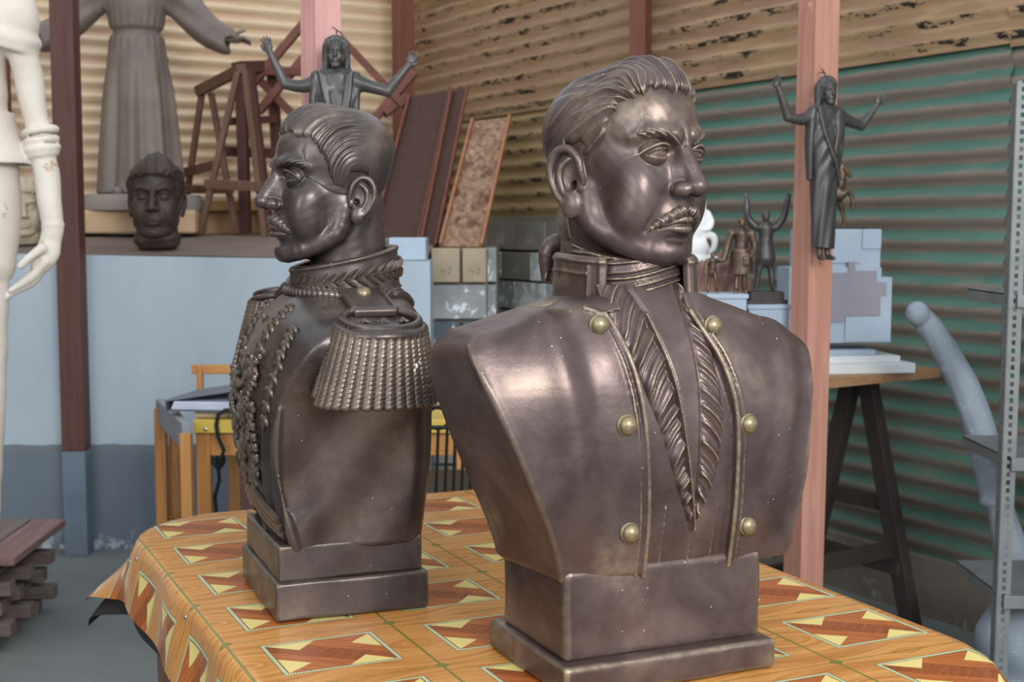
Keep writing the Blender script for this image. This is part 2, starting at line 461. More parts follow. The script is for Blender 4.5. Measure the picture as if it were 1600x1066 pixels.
def block_face(parent, org, ux, nrm, W, H, seed, pick, bw=0.30, bh=0.155):
    rnd = random.Random(seed); ux = Vector(ux).normalized(); nrm = Vector(nrm).normalized(); r = 0; z = 0.0
    while z < H - 0.03:
        x = -(bw * 0.5 if r % 2 else 0.0)
        hh = min(bh, H - z)
        while x < W - 0.02:
            a = max(x, 0); b = min(x + bw, W)
            if b - a > 0.04:
                m = MB(); c = org + ux * ((a + b) / 2) + Vector((0, 0, z + hh / 2)) + nrm * (0.012 + rnd.uniform(-0.003, 0.004))
                R = Matrix((ux, -nrm, Vector((0, 0, 1)))).transposed()
                m.box((0, 0, 0), (b - a - 0.012, 0.05, hh - 0.012), None, 0.004)
                o = m.obj('block', pick(rnd, a + bw / 2, z), parent); o.location = c; o.rotation_euler = R.to_euler()
            x += bw
        z += bh; r += 1
m = MB(); wallseg(m, SW, 0.0, 2.45, 0, 1.42, 0.2, 0.01)
blk = tag(m.obj('wall_masonry', M_MORTAR), kind='structure')
block_face(blk, SW(0.55, 0.0, 0.03), SW(1) - SW(0), SW(0, 0, 1) - SW(0), 1.9, 1.42, 3, lambda r, x, z: M_BLK[0] if z > 1.2 else M_BLK[4] if x > 0.95 and z > 0.9 else M_BLK[r.choice([0, 3, 3, 3, 0])])
m = MB(); m.box((-0.232, 6.6, 0.635), (0.25, 1.4, 1.27)); pier = tag(m.obj('wall_pier', M_MORTAR), kind='structure')
block_face(pier, Vector((-0.357, 5.90, 0.0)), (1, 0, 0), (0, -1, 0), 0.25, 1.282, 5, lambda r, x, z: M_BLK[1] if z > 1.05 else (M_BLK[3] if z > 0.9 else M_BLK[2] if z > 0.7 else M_BLK[r.choice([0, 2])]), 0.27, 0.16)
block_face(pier, Vector((-0.107, 5.90, 0.0)), (0, 1, 0), (1, 0, 0), 1.35, 1.28, 6, lambda r, x, z: M_BLK[r.choice([0, 3, 0])], 0.33, 0.16)
# painted low wall with the dusty platform behind
def paint_mat():
    k = NT('blue_wall_paint', 0.7); v = k.coord('Object'); sep = k.n('ShaderNodeSeparateXYZ'); k.L.new(v, sep.inputs[0])
    n = k.noise(k.coord('Object', (1, 1, 0.35)), 3, 5, 0.6)
    up = k.mix(k.ramp(n, [(0.3, 0.0), (0.7, 1.0)]), 'A2B3C1', 'B5C3CE'); lo = k.mix(k.ramp(n, [(0.3, 0.0), (0.7, 1.0)]), '616D7B', '727E8A')
    z = k.math('ADD', sep.outputs[2], k.math('MULTIPLY', k.noise(k.coord('Object', (2, 2, 2)), 3, 3), 0.02))
    c = k.mix(k.ramp(z, [(0.4575, 0.0), (0.4600, 1.0)]), lo, up)
    band = k.math('MULTIPLY', k.ramp(z, [(0.425, 0.0), (0.432, 1.0)]), k.math('SUBTRACT', 1.0, k.ramp(z, [(0.4575, 0.0), (0.46, 1.0)])))
    c = k.mix(k.math('MULTIPLY', band, 0.45), c, '777B7C')
    n2 = k.noise(v, 16, 6, 0.75)
    low = k.math('SUBTRACT', 1.0, k.ramp(z, [(0.02, 0.0), (0.10, 1.0)]))
    c = k.mix(k.math('MULTIPLY', k.ramp(n2, [(0.50, 0.0), (0.56, 1.0)]), low), c, 'B9C2CA')
    c = k.mix(k.ramp(n2, [(0.73, 0.0), (0.74, 1.0)]), c, 'CDD5DB')
    k.col(c); k.bump(k.noise(v, 60, 4), 0.2, 0.002); return k.m
M_PAINT = paint_mat()
M_DUST = plain('dusty_platform', '6F6056', '86756A', 0.9, 2.5, spots=('9A8A7E', 4, 0.64))
x0, x1 = -3.93, -0.343; YW = 5.63
zt = lambda x: 1.225 + (x1 - x) * 0.0175
m = MB(); m.prism([(x0, YW, 0), (x1, YW, 0), (x1, YW, zt(x1)), (x0, YW, zt(x0))], (0, 0, 0), (0, 0.12, 0))
m.prism([(x1, YW + 0.12, 0), (x1, YW + 1.9, 0), (x1, YW + 1.9, zt(x1)), (x1, YW + 0.12, zt(x1))], (0, 0, 0), (-0.12, 0, 0))
tag(m.obj('wall_front', M_PAINT), kind='structure')
V = []; Q = []; ys = [YW + 0.02, YW + 0.3, YW + 0.6, YW + 0.85, YW + 1.0, YW + 2.7]; xs = list(np.linspace(x0, x1 - 0.02, 14))
for y in ys:
    for x in xs: V.append((x, y, zt(x) + 0.002 + min(max(y - YW - 0.02, 0) * 0.085, 0.075) + 0.003 * math.sin(x * 5 + y * 7)))
n = len(xs)
for i in range(len(ys) - 1):
    for j in range(n - 1): Q.append((i * n + j, i * n + j + 1, (i + 1) * n + j + 1, (i + 1) * n + j))
tag(link('platform_top', np_mesh('platform_top', np.array(V), np.array(Q)), M_DUST), kind='structure')
def platz(x, y): return zt(x) + 0.002 + min(max(y - YW - 0.02, 0) * 0.085, 0.075)
# ------------------------------------------------------------------ posts and timber
M_MAHOG = wood('dark_red_timber', '4A2A26', '5E3A33', 'Z', 0.6)
M_MAHOGX = wood('dark_red_timber_cross', '5A3026', '7A4434', 'X', 0.6)
M_PINKP = wood('pink_painted_timber', 'B58580', 'D2A09A', 'Z', 0.65, spots=('D9C3BE', 7, 0.60))
M_ORANGEP = wood('salmon_timber', 'A27060', 'BA8A78', 'Z', 0.65, spots=('D2A595', 9, 0.66))
M_BWOOD = wood('brown_timber', '5A4034', '7A5A48', 'Z', 0.6)
M_RUST = wood('rust_red_timber', '63392C', '7C4A3A', 'Z', 0.6)
M_GREYBLUE = plain('grey_blue_paint', '5F6E80', '6F7E8E', 0.7, 6)
def post(name, px, Y, w, z0, z1, rz, mat, label, lean=0.0, cat='post', w2=None):
    p = at(px, 533, Y); m = MB()
    m.box((0, 0, (z0 + z1) / 2), (w, w2 or w, z1 - z0), None, 0.003)
    for v in m.bm.verts: v.co.x += lean * (v.co.z - 1.2)
    o = m.obj(name, mat); o.location = (p.x, Y, 0); o.rotation_euler = (0, 0, math.radians(rz)); tag(o, label, cat); return o
p = at(115, 533, 5.55)
lp = empty('timber_post', (p.x, 5.55, 0), 0, 'dark red timber post standing against the pale blue low wall, painted grey-blue at its foot', 'post')
m = MB(); m.box((0, 0, 1.72), (0.095, 0.09, 2.56), None, 0.003); m.obj('shaft', M_MAHOG, lp)
m = MB(); m.box((0, 0, 0.22), (0.097, 0.092, 0.44), None, 0.003); o = m.obj('painted_foot', M_GREYBLUE, lp); o['label'] = 'grey-blue painted foot of the post'
post('timber_post', 507, 3.58, 0.078, 0, 3.6, 40, M_PINKP, 'faded pink painted post behind the open-armed figure above the officer bust')
post('timber_post', 1266, 4.02, 0.086, 0, 3.6, 26, M_ORANGEP, 'salmon pink timber post carrying the hanging dark open-armed figure', lean=0.011)
post('timber_post', 633, 7.9, 0.10, 1.2, 3.4, 30, M_RUST, 'rust red corner post where the cream and brown tin walls meet')
post('timber_post', 997, 6.0, 0.075, 0, 3.5, -30, M_RUST, 'rust red post on the brown tin wall behind the large head')
post('timber_post', 20, 7.0, 0.05, 1.33, 3.3, 0, M_RUST, 'thin red batten on the cream tin wall behind the white figure')
# crossed braces on the back wall
fr = empty('timber_bracing', tuple(at(505, 360, 7.2)), 0, 'crossed rust red timber braces standing before the cream tin wall', 'timber frame')
inv = fr.location
for a, b, w in (((482, 28), (372, 158), 0.055), ((492, 70), (404, 175), 0.06), ((368, 112), (478, 112), 0.07), ((398, 118), (500, 222), 0.05), ((528, 55), (632, 165), 0.055), ((648, 112), (560, 215), 0.06), ((636, 150), (600, 178), 0.05), ((500, 222), (500, 362), 0.05)):
    A = at(*a, 7.2) - inv; B = at(*b, 7.15) - inv; m = MB(); m.bar(A, B, 0.04, w, up=(0, 1, 0), bev=0.002)
    for v in m.bm.verts: pass
    m.obj('brace', M_MAHOGX, fr)
# trestle on the platform
tr = empty('trestle', tuple(at(350, 366, 6.6)), 0, 'brown timber trestle with splayed legs on the dusty platform', 'trestle'); inv = tr.location
for a, b, w, nm in (((378, 108, 6.55), (311, 142, 6.95), 0.05, 'top_beam'), ((372, 112, 6.53), (313, 366, 6.55), 0.028, 'leg'), ((383, 112, 6.53), (414, 372, 6.5), 0.028, 'leg'),
                    ((316, 142, 6.95), (284, 362, 6.97), 0.028, 'leg'), ((330, 146, 6.95), (370, 367, 6.75), 0.028, 'leg'), ((283, 271, 6.9), (338, 257, 6.6), 0.045, 'rail'), ((322, 287, 6.55), (412, 292, 6.48), 0.045, 'rail'), ((286, 296, 6.95), (362, 296, 6.8), 0.04, 'rail')):
    A = at(*a) - inv; B = at(*b) - inv; m = MB(); m.bar(A, B, w, w, up=(0.2, 1, 0.1), bev=0.002); m.obj(nm, M_BWOOD, tr)
tr2 = empty('trestle', tuple(at(430, 362, 7.0)), 0, 'second dark trestle right behind the first, half hidden by the officer head', 'trestle'); inv = tr2.location
for a, b, w, nm in (((370, 106, 6.95), (430, 104, 7.3), 0.06, 'top_beam'), ((376, 110, 6.95), (384, 364, 6.9), 0.05, 'leg'), ((390, 110, 6.95), (420, 364, 6.9), 0.045, 'leg'), ((425, 108, 7.3), (440, 362, 7.3), 0.05, 'leg'),
                    ((350, 236, 6.95), (440, 240, 7.2), 0.05, 'rail'), ((360, 190, 7.0), (430, 186, 7.2), 0.04, 'rail')):
    A = at(*a) - inv; B = at(*b) - inv; m = MB(); m.bar(A, B, w, w, up=(0.2, 1, 0.1), bev=0.002); m.obj(nm, M_MAHOG, tr2)
m = MB(); m.bar(at(280, 322, 7.05), at(420, 322, 7.1), 0.12, 0.05, bev=0.003); tag(m.obj('plank', wood('tan_plank', 'A8794A', 'C08F5A', 'X'), None), 'tan plank lying on the platform behind the trestles', 'plank')
m = MB(); m.box(tuple(at(345, 347, 7.2)), (0.55, 0.14, 0.13), 0.1, 0.01); o = tag(m.obj('stone_block', plain('tan_stone', 'B08F6C', 'C7A883', 0.9, 5)), 'tan stone block on the platform beneath the plank', 'block')
# leaning panels
M_PANEL = wood('brown_door_skin', '3E261D', '4C3025', 'Z', 0.75)
M_PEDGE = wood('panel_edge', '5E3426', '7A4836', 'Z', 0.7)
def lean_panel(name, quad, Yb, Yt, t, mat, label, edge, cat='panel'):
    TL, TR, BR, BL = quad
    P = [at(*BL, Yb), at(*BR, Yb), at(*TR, Yt), at(*TL, Yt)]
    org = (P[0] + P[1]) / 2; e = empty(name, tuple(org), 0, label, cat)
    nrm = (P[1] - P[0]).cross(P[3] - P[0]).normalized() * t
    m = MB(); m.prism([p - org for p in P], (0, 0, 0), -nrm); m.obj('board', mat, e)
    m = MB(); m.bar(P[1] - org, P[2] - org, 0.016, t * 1.3, up=tuple(nrm), bev=0.003); m.obj('edge_strip', edge, e)
    m = MB(); m.bar(P[0] - org + nrm * 0.3, P[3] - org + nrm * 0.3, 0.014, t, up=tuple(nrm), bev=0.003); m.obj('edge_strip', edge, e)
    return e
lean_panel('door_panel', ((640, 152), (703, 141), (652, 384), (580, 384)), 6.35, 7.1, 0.035, M_PANEL, 'wide dark brown door panel leaning against the tin wall, leftmost of three boards', M_PEDGE)
lean_panel('door_panel', ((706, 141), (730, 137), (680, 386), (657, 384)), 6.30, 7.0, 0.035, M_PANEL, 'narrow dark brown panel leaning between the wide door panel and the weathered board', M_PEDGE)
def weather():
    k = NT('weathered_board', 0.8); v = k.coord('Object'); vs = k.coord('Object', (9, 9, 1.0)); n = k.noise(vs, 5, 6, 0.7, 0.5); n2 = k.noise(v, 6, 5, 0.7)
    c = k.mix(k.ramp(n, [(0.35, 0.0), (0.65, 1.0)]), '6A4632', 'A98E74'); c = k.mix(k.ramp(n2, [(0.52, 0.0), (0.62, 1.0)]), c, '5A3526'); c = k.mix(k.ramp(n2, [(0.30, 1.0), (0.38, 0.0)]), c, 'BFAE98')
    k.col(c); k.bump(n, 0.4, 0.004); return k.m
lean_panel('weathered_panel', ((738, 190), (796, 183), (752, 385), (688, 385)), 6.15, 6.75, 0.03, weather(), 'weathered peeling board leaning against the tin wall with a rusty edge', wood('rusty_edge', '8A5438', 'AE7C58', 'Z'))
# blocks on the platform end
m = MB(); a = at(638, 408, 5.72); m.box((a.x, 5.76, a.z + 0.05), (0.155, 0.18, 0.098), None, 0.003); tag(m.obj('painted_block', plain('pale_blue_paint', 'A9BFD2', 'B8CAD9', 0.7, 6)), 'pale blue painted block on the end of the low wall', 'block')
m = MB(); a = at(592, 406, 5.72); m.box((a.x, 5.80, a.z + 0.045), (0.085, 0.16, 0.092), None, 0.003); tag(m.obj('bare_block', M_BLK[0]), 'bare grey-brown block beside the pale blue painted block', 'block')
# ------------------------------------------------------------------ sculpted heads (units: about 1 cm, eyes at z = 0, facing +y, his right = +x)
def wob(P, a, b, c, ph=0.0): return np.sin(P[:, 0] * a + P[:, 1] * b + P[:, 2] * c + ph)
def sm(x, a, b):
    t = np.clip((x - a) / (b - a), 0, 1); return t * t * (3 - 2 * t)
def ridge(s): return 1 - np.abs(np.sin(s))
def sculpt_ear(C, sx, o, sc=1.0, k=0.35):
    """sx = side sign, o = (x, y, z) of ear centre"""
    def p(f, u, out): return (sx * (o[0] + out * sc), o[1] + f * sc, o[2] + u * sc)
    C.ell(p(-0.8, 0.0, 0.45), (0.75 * sc, 1.75 * sc, 2.85 * sc), 0.6, rotm(rz=sx * 22, rx=-8))
    C.ell(p(-0.9, 0.2, -0.3), (1.0 * sc, 1.6 * sc, 2.4 * sc), 0.6)
    C.ell(p(-0.35, 0.35, 1.15), (0.75 * sc, 1.25 * sc, 1.95 * sc), 0.3, rotm(rz=sx * 22, rx=-8), cut=True)
    C.chain([p(1.0, -0.3, 0.15), p(0.95, 0.9, 0.45), p(0.55, 2.2, 0.6), p(-0.5, 3.1, 0.85), p(-1.7, 2.9, 1.2), p(-2.4, 1.7, 1.5), p(-2.45, 0.2, 1.5), p(-1.9, -1.3, 1.25), p(-1.2, -2.3, 0.95)],
            [0.28 * sc, 0.36 * sc, 0.42 * sc, 0.46 * sc, 0.46 * sc, 0.43 * sc, 0.4 * sc, 0.38 * sc, 0.4 * sc], 0.22, 0.1)
    C.chain([p(-0.5, 2.1, 0.75), p(-1.35, 1.3, 1.05), p(-1.5, 0.1, 1.1), p(-1.1, -1.2, 0.95), p(-0.4, -1.7, 0.75)],
            [0.22 * sc, 0.34 * sc, 0.36 * sc, 0.34 * sc, 0.3 * sc], 0.28, 0.1)
    C.ell(p(0.7, -0.75, 0.12), (0.40 * sc, 0.42 * sc, 0.65 * sc), 0.3)
    C.ell(p(-0.3, -2.6, 0.6), (0.6 * sc, 1.1 * sc, 1.35 * sc), 0.5, rotm(rz=sx * 18))
    C.cap(p(-0.1, -0.6, 0.7), p(-0.2, -0.4, -0.3), 0.5 * sc, 0.4 * sc, 0.25, cut=True)
def sculpt_head(C, st):
    m = st
    jw = m.get('jaw', 1.0); full = m.get('full', 1.0)
    bk = m.get('back', 0.0); tp = m.get('top', 0.0)
    C.ell((0, -1.2 + bk / 2, 3.2 - tp / 2), (7.4, 9.3 - bk / 2, 7.6 - tp / 2))
    C.ell((0, 2.3, 3.6), (6.3, 6.9, 6.2), 1.5)
    C.ell((0, 2.6, -3.6), (6.0 * full, 6.3, 7.2), 2.0)
    C.ell((0, 1.2, -0.8), (6.45 * full, 6.3, 4.6), 2.0)
    if m.get('crown'): C.ell((0, -2.6, 5.2), (6.5, 5.6, 5.0), 1.5)
    C.ell((0, -1.5 + bk / 2, -3.0), (6.6 * full, 6.0 - bk / 3, 6.0), 2.0)
    if m.get('heavy'):
        C.ell((0, -0.6, -7.2), (6.5, 5.2, 4.6), 2.5)
        C.ell((0, 2.8, -8.6), (5.6, 5.2, 3.4), 2.0)
    for s in (1, -1):
        C.chain([(s * 5.7 * jw, 0.2, -4.2), (s * 5.4 * jw, 1.4, -8.0), (s * 3.4 * jw, 5.4, -10.5), (s * 1.2, 7.2, -11.3)], [1.2, 1.4, 1.3, 1.2], 2.0, 1.2)
        C.ell((s * 3.9 * full, 5.2, -6.2), (2.4, 2.6, 3.2), 1.6)
        C.ell((s * 3.9, 5.4, -3.0), 2.25, 2.6)
    C.ell((0, 3.6, -9.0), (4.4 * jw, 4.6, 2.9), 1.6)
    C.ell((0, 7.4, -10.9), (1.9, 1.6, 1.35), 1.4)
    C.ell((0, 7.3, -7.0), (3.0, 2.2, 2.7), 1.4)
    # brow, sockets
    for s in (1, -1):
        C.chain([(s * 0.9, 8.7, 1.5), (s * 2.6, 8.75, 2.1), (s * 4.2, 7.5, 2.2), (s * 5.2, 6.0, 1.5)], [0.65, 0.6, 0.4, 0.1], 2.2, 0.5)
        C.ell((s * 3.05, 9.2, 0.05), (2.1, 1.75, 1.15), 1.2, rotm(rz=-s * 14), cut=True)
        C.ell((s * 1.75, 9.4, -0.3), (0.7, 0.9, 0.9), 0.9, cut=True)
    # nose
    C.ell((0, 8.5, -2.5), (1.55, 1.9, 2.6), 1.1)
    C.chain([(0, 8.9, 2.2), (0, 9.15, 0.6), (0, 10.2, -1.6), (0, 11.1, -3.45)], [0.7, 0.78, 0.88, 0.95], 1.1, 0.4)
    C.ell((0, 11.25, -3.75), (1.1, 1.05, 0.95), 0.7)
    for s in (1, -1):
        C.ell((s * 1.35, 9.9, -4.05), (0.85, 1.25, 0.85), 0.5, rotm(rz=s * 18))
        C.ell((s * 0.7, 10.45, -4.95), (0.42, 0.8, 0.4), 0.2, rotm(rz=s * 15), cut=True)
        C.cap((s * 2.5, 9.1, -3.3), (s * 2.25, 9.4, -4.7), 0.15, 0.12, 0.5, cut=True)
    # frown, forehead lines, folds
    for s in (1, -1):
        if m.get('frown', 1):
            C.chain([(s * 0.62, 9.75, 0.9), (s * 0.7, 9.7, 2.4), (s * 1.1, 9.5, 3.6)], [0.24, 0.28, 0.12], 0.35, 0.1, cut=True)
            C.ell((s * 1.35, 9.25, 2.0), (0.85, 0.6, 0.75), 0.6)
        C.chain([(s * 1.9, 9.5, -3.4), (s * 2.9, 8.9, -4.9), (s * 3.9, 8.0, -7.0), (s * 4.2, 7.2, -8.6)], [0.2, 0.28, 0.25, 0.1], 0.75, 0.2, cut=True)
        C.ell((s * 3.9, 6.7, -4.6), (1.8, 1.5, 2.4), 1.8)
        C.cap((s * 1.6, 8.9, -0.9), (s * 3.4, 8.3, -1.9), 0.1, 0.16, 0.5, cut=True)
    if m.get('lines', 1):
        C.chain([(-3.6, 8.65, 4.6), (-1.6, 9.4, 4.4), (1.6, 9.4, 4.45), (3.6, 8.6, 4.7)], [0.08, 0.2, 0.2, 0.08], 0.3, 0.1, cut=True)
        C.chain([(-2.6, 8.95, 5.3), (0.0, 9.35, 5.15), (2.8, 8.95, 5.4)], [0.06, 0.16, 0.06], 0.3, 0.1, cut=True)
    # eyes: ball, lids round an almond opening
    for s in (1, -1):
        e = vec(s * 3.05, 7.05, -0.05); look = vec(m.get('look', 0.0), 0, 0)
        C.ell(e, 1.5, 0.15)
        q0 = e
        def lids(P, e=e, s=s):
            q = P - e
            d = np.sqrt(_dot(q, q)) - 1.72
            x = q[:, 0] * s; z = q[:, 2] + 0.10 * x
            up = z - (0.46 * (1 - (x / 1.6) ** 2) - 0.05 + m.get('lid', 0)); dn = -z - 0.45 * (1 - (x / 1.6) ** 2) - 0.05
            alm = np.maximum(up, dn)
            front = -(q[:, 1] - 0.2)
            return np.maximum(d, -np.maximum(alm, front))
        C.fn(lids, 0.12, c=e, r=2.2)
        C.chain([e + vec(s * -1.55, 1.2, 0.1), e + vec(s * -0.7, 1.85, 0.85), e + vec(s * 0.5, 1.75, 0.95), e + vec(s * 1.7, 0.9, 0.35), e + vec(s * 2.5, 0.1, -0.35)], [0.08, 0.15, 0.18, 0.18, 0.08], 0.35, 0.1)
        C.chain([e + vec(s * -1.3, 1.8, -0.75), e + vec(s * 0.1, 1.9, -1.25), e + vec(s * 1.6, 1.1, -0.9)], [0.05, 0.12, 0.05], 0.35, 0.1, cut=True)
        g = e + vec(m.get('look', 0.0), math.sqrt(1.5 ** 2 - m.get('look', 0.0) ** 2), 0.05)
        C.tor(g, 0.55, 0.07, rotm(rx=90, rz=-m.get('look', 0.0) * 40), 0.05, cut=True)
        C.ell(g, 0.26, 0.05, cut=True)
        # eyebrow
        b = m.get('brow', 0.0)
        pts = [(s * 1.25, 9.42, 1.45 + b * 0.2), (s * 2.5, 9.28, 1.85), (s * 4.0, 8.4, 2.2), (s * 5.4, 6.8, 1.8)]
        C.chain(pts, [0.14, 0.22, 0.17, 0.04], 0.3, 0.3)
        def brw(P, s=s):
            x = P[:, 0] * s
            zc = np.interp(x, [1.2, 2.5, 4.1, 5.7], [1.45 + b * 0.2, 1.85, 2.2, 1.8])
            msk = sm(x, 0.8, 1.4) * (1 - sm(x, 4.6, 5.8)) * sm(P[:, 1], 4.0, 6.0) * (1 - sm(np.abs(P[:, 2] - zc), 0.2, 0.5))
            return msk * 0.09 * (np.sin((x * 0.8 - P[:, 2] * 1.0) * 10.0))
        C.disp(brw, c=(s * 3.2, 8.4, 2.4), r=5.0)
    # mouth
    mz = -7.75
    up = [(-2.5, 7.9, mz - 0.45), (-1.3, 9.15, mz + 0.15), (-0.45, 9.65, mz + 0.42), (0, 9.62, mz + 0.28), (0.45, 9.65, mz + 0.42), (1.3, 9.15, mz + 0.15), (2.5, 7.9, mz - 0.45)]
    C.chain(up, [0.1, 0.28, 0.34, 0.32, 0.34, 0.28, 0.1], 0.3, 0.3)
    lo = [(-2.3, 7.9, mz - 0.6), (-1.2, 8.95, mz - 0.62), (0, 9.45, mz - 0.72), (1.2, 8.95, mz - 0.62), (2.3, 7.9, mz - 0.6)]
    C.chain(lo, [0.1, 0.38, 0.46, 0.38, 0.1], 0.35, 0.35)
    C.chain([(-2.75, 7.9, mz - 0.62), (-1.4, 9.2, mz - 0.2), (0, 9.95, mz - 0.22), (1.4, 9.2, mz - 0.2), (2.75, 7.9, mz - 0.62)], [0.1, 0.12, 0.13, 0.12, 0.1], 0.2, 0.1, cut=True)
    C.chain([(-1.5, 8.3, mz - 1.75), (0, 8.7, mz - 1.85), (1.5, 8.3, mz - 1.75)], [0.2, 0.4, 0.2], 0.8, 0.2, cut=True)
    # neck
    C.chain([(0, -2.0, -4.0), (0, -2.6, -12.0), (0, -2.6, -18.0)], [5.0 * m.get('neck', 1), 5.0 * m.get('neck', 1), 5.4 * m.get('neck', 1)], 1.6, 1.0)
    for s in (1, -1):
        C.cap((s * 5.2, -2.8, -5.0), (s * 2.0, 1.6, -17.0), 1.1, 1.0, 1.0)
        sculpt_ear(C, s, m.get('ear', (7.0, -0.9, -2.7)), m.get('ears', 1.0))
    C.disp(lambda P: 0.008 * wob(P, 1.7, 1.1, 1.4) + 0.006 * wob(P, -3.1, 2.7, 3.9, 1.0))
def hair_field(P, st):
    """hair volume: shell over the skull, cut off at the hairline, grooved along the combing direction"""
    x, y, z = P[:, 0], P[:, 1], P[:, 2]; ax = np.abs(x)
    C = Clay(P, 1e3)
    t = st.get('thick', 0.55)
    bk = st.get('back', 0.0); tp = st.get('top', 0.0)
    C.ell((0, -1.2 + bk / 2, 3.2 - tp / 2), (7.4 + t, 9.3 + t - bk / 2, 7.6 + t - tp / 2))
    C.ell((0, 2.3, 3.7), (6.3 + t, 6.9 + t * 0.8, 6.2 + t), 1.5)
    C.ell((0, -1.6 + bk / 2, -3.0), (6.5 * st.get('full', 1) + t * 0.6, 6.2 + t * 0.6 - bk / 3, 6.0 + t), 2.0)
    C.ell((0, -3.0, -8.0), (4.9 * st.get('neck', 1) + t * 0.4, 4.9 * st.get('neck', 1) + t * 0.6, 5.0), 2.0)
    if st.get('crown'): C.ell((0, -2.6, 5.2), (6.5 + t, 5.6 + t, 5.0 + t), 1.5)
    if st.get('heavy'): C.ell((0, -0.9, -7.2), (6.5 + t * 0.3, 5.4 + t * 0.4, 4.6), 2.5)
    d = C.d
    d = d - st['pomp'] * np.exp(-((y - 5.2) / 3.6) ** 2 - ((x - st.get('px', 0)) / 4.6) ** 2) * sm(z, 5.0, 9.0)
    ys, zs = st['line']
    zl = np.interp(y, ys, zs) + st.get('lw', 0.25) * np.sin(ax * 2.2 + y * 1.1) * 0.5
    zl = zl + np.where(y > 5.0, 1, 0) * 0.0
    edge = (zl - z) * 0.75
    s, fine = st['flow'](x, y, z, ax)
    amp = st.get('amp', 0.3)
    g = amp * (ridge(s) ** 1.5 - 0.4) + amp * 0.55 * (ridge(s * 2.3 + 1.0 + 0.4 * np.sin(y)) - 0.5) + st.get('famp', 0.1) * (ridge(fine) - 0.5)
    k = 0.9
    h = np.maximum(k - np.abs(d - edge), 0) / k
    dd = np.maximum(d, edge) + h * h * k * 0.25
    msk = st.get('gmask')
    if msk is not None: g = g * msk(x, y, z)
    return dd - g
def sculpt_moustache(C, st):
    mz = -7.75 + st.get('mup', 0.0); w = st.get('mw', 1.0); dr = st.get('mdrop', 1.0); th = st.get('mth', 1.0); dy = st.get('my', 0.0)
    for s in (1, -1):
        C.chain([(0.1 * s, 9.55 + dy, mz + 1.6), (s * 1.0 * w, 9.6 + dy, mz + 1.45), (s * 2.1 * w, 9.0 + dy, mz + 0.85), (s * 3.2 * w, 8.0 + dy * 0.5, mz + 0.2 - 0.2 * dr), (s * 4.1 * w, 7.0, mz - 0.9 * dr)],
                [0.5 * th, 0.66 * th, 0.62 * th, 0.46 * th, 0.1], 0.3, 0.35)
    def f(P):
        x = np.abs(P[:, 0]); z = P[:, 2] - mz
        q = x * 1.05 - z * 0.55 + 0.04 * x * z - 0.05 * x * x
        return 0.15 * (ridge(q * 3.6 / w) - 0.6) + 0.06 * (ridge(q * 8.3 / w) - 0.5) - 0.25 * np.exp(-(P[:, 0] / 0.22) ** 2)
    C.disp(f)
# style of the large bust: broad frowning face, hair combed back to a tail
def flowA(x, y, z, ax):
    w = np.arctan2(z + 1.5, ax + 0.6) * 8.5
    w = w + 0.030 * np.maximum(6 - y, 0) ** 2 + 0.25 * np.sin(y * 0.8 + ax * 0.5)
    u = w - 8.2
    y0 = 8.0 + 0.9 * np.maximum(u, 0) + 0.5 * np.maximum(-u, 0)
    s = np.arctan2(u, np.maximum(y0 - y, 0.4))
    top = sm(u, -0.5, 3.5)
    p1 = s * 9.0 + 0.4 * np.sin(y * 0.5); p2 = 8.0 - ax * 1.25 + 0.3 * np.sin(y * 0.6)
    return p1 * (1 - top) + p2 * top, (s * 34.0) * (1 - top) + (30.0 - ax * 4.2) * top + 0.6 * np.sin(y * 0.9 + ax * 1.5)
STA = dict(full=1.06, jaw=1.12, heavy=True, neck=1.12, back=0.3, top=1.3, look=-0.45, ear=(7.3, -0.3, -2.9), ears=1.1, frown=1, lines=1,
           line=([-12, -6, -2.7, -2.2, -1.8, 0.6, 1.3, 1.6, 2.4, 2.9, 3.5, 4.3, 5.6, 7.0, 9.5], [-12, -11.5, -10, -4, 1.2, 1.0, -1.5, -3.0, -3.0, 0.2, 2.2, 5.0, 5.9, 6.6, 7.1]),
           pomp=0.8, flow=flowA, amp=0.40, famp=0.20, thick=0.6, mw=1.0, mdrop=1.1, mup=-0.15, brow=-1.6,
           gmask=lambda x, y, z: 0.25 + 0.75 * sm(y + z * 0.3, -4.5, 1.5))
def flowB(x, y, z, ax):
    lat = np.arctan2(ax, np.hypot(y + 1.0 + 0.3 * np.sin(z * 0.5), z - 0.5))
    lat = lat + 0.05 * np.sin(y * 0.5 + z * 0.4)
    return lat * 9.0, lat * 44.0 + 0.7 * np.sin(y * 0.8)
STB = dict(neck=1.12, crown=True, full=0.95, jaw=0.96, look=0.2, back=2.6, top=0.4, ear=(6.9, -0.8, -2.7), ears=0.97, frown=0, lines=0, lid=-0.12,
           line=([-12, -6, -4.2, -3.6, -2.6, 0.2, 0.6, 0.9, 2.4, 3.4, 4.8, 5.8, 7.4, 9.5], [-5.5, -5.5, -5.2, -3, 1.0, 1.0, -0.4, -1.6, -1.2, 1.2, 4.0, 5.4, 6.2, 6.6]),
           pomp=0.9, flow=flowB, amp=0.34, famp=0.2, thick=0.55, mw=0.78, mdrop=0.6, mth=1.4, my=-0.35, mup=-0.1,
           gmask=lambda x, y, z: 0.08 + 0.92 * sm(y + z * 0.5, 0.5, 5.5))
def xf_scale(sc, rz=0.0, off=(0, 0, 0), rx=0.0):
    R = rotm(rx=rx, rz=rz); off = vec(*off)
    return lambda V: (V * sc) @ R.T + off
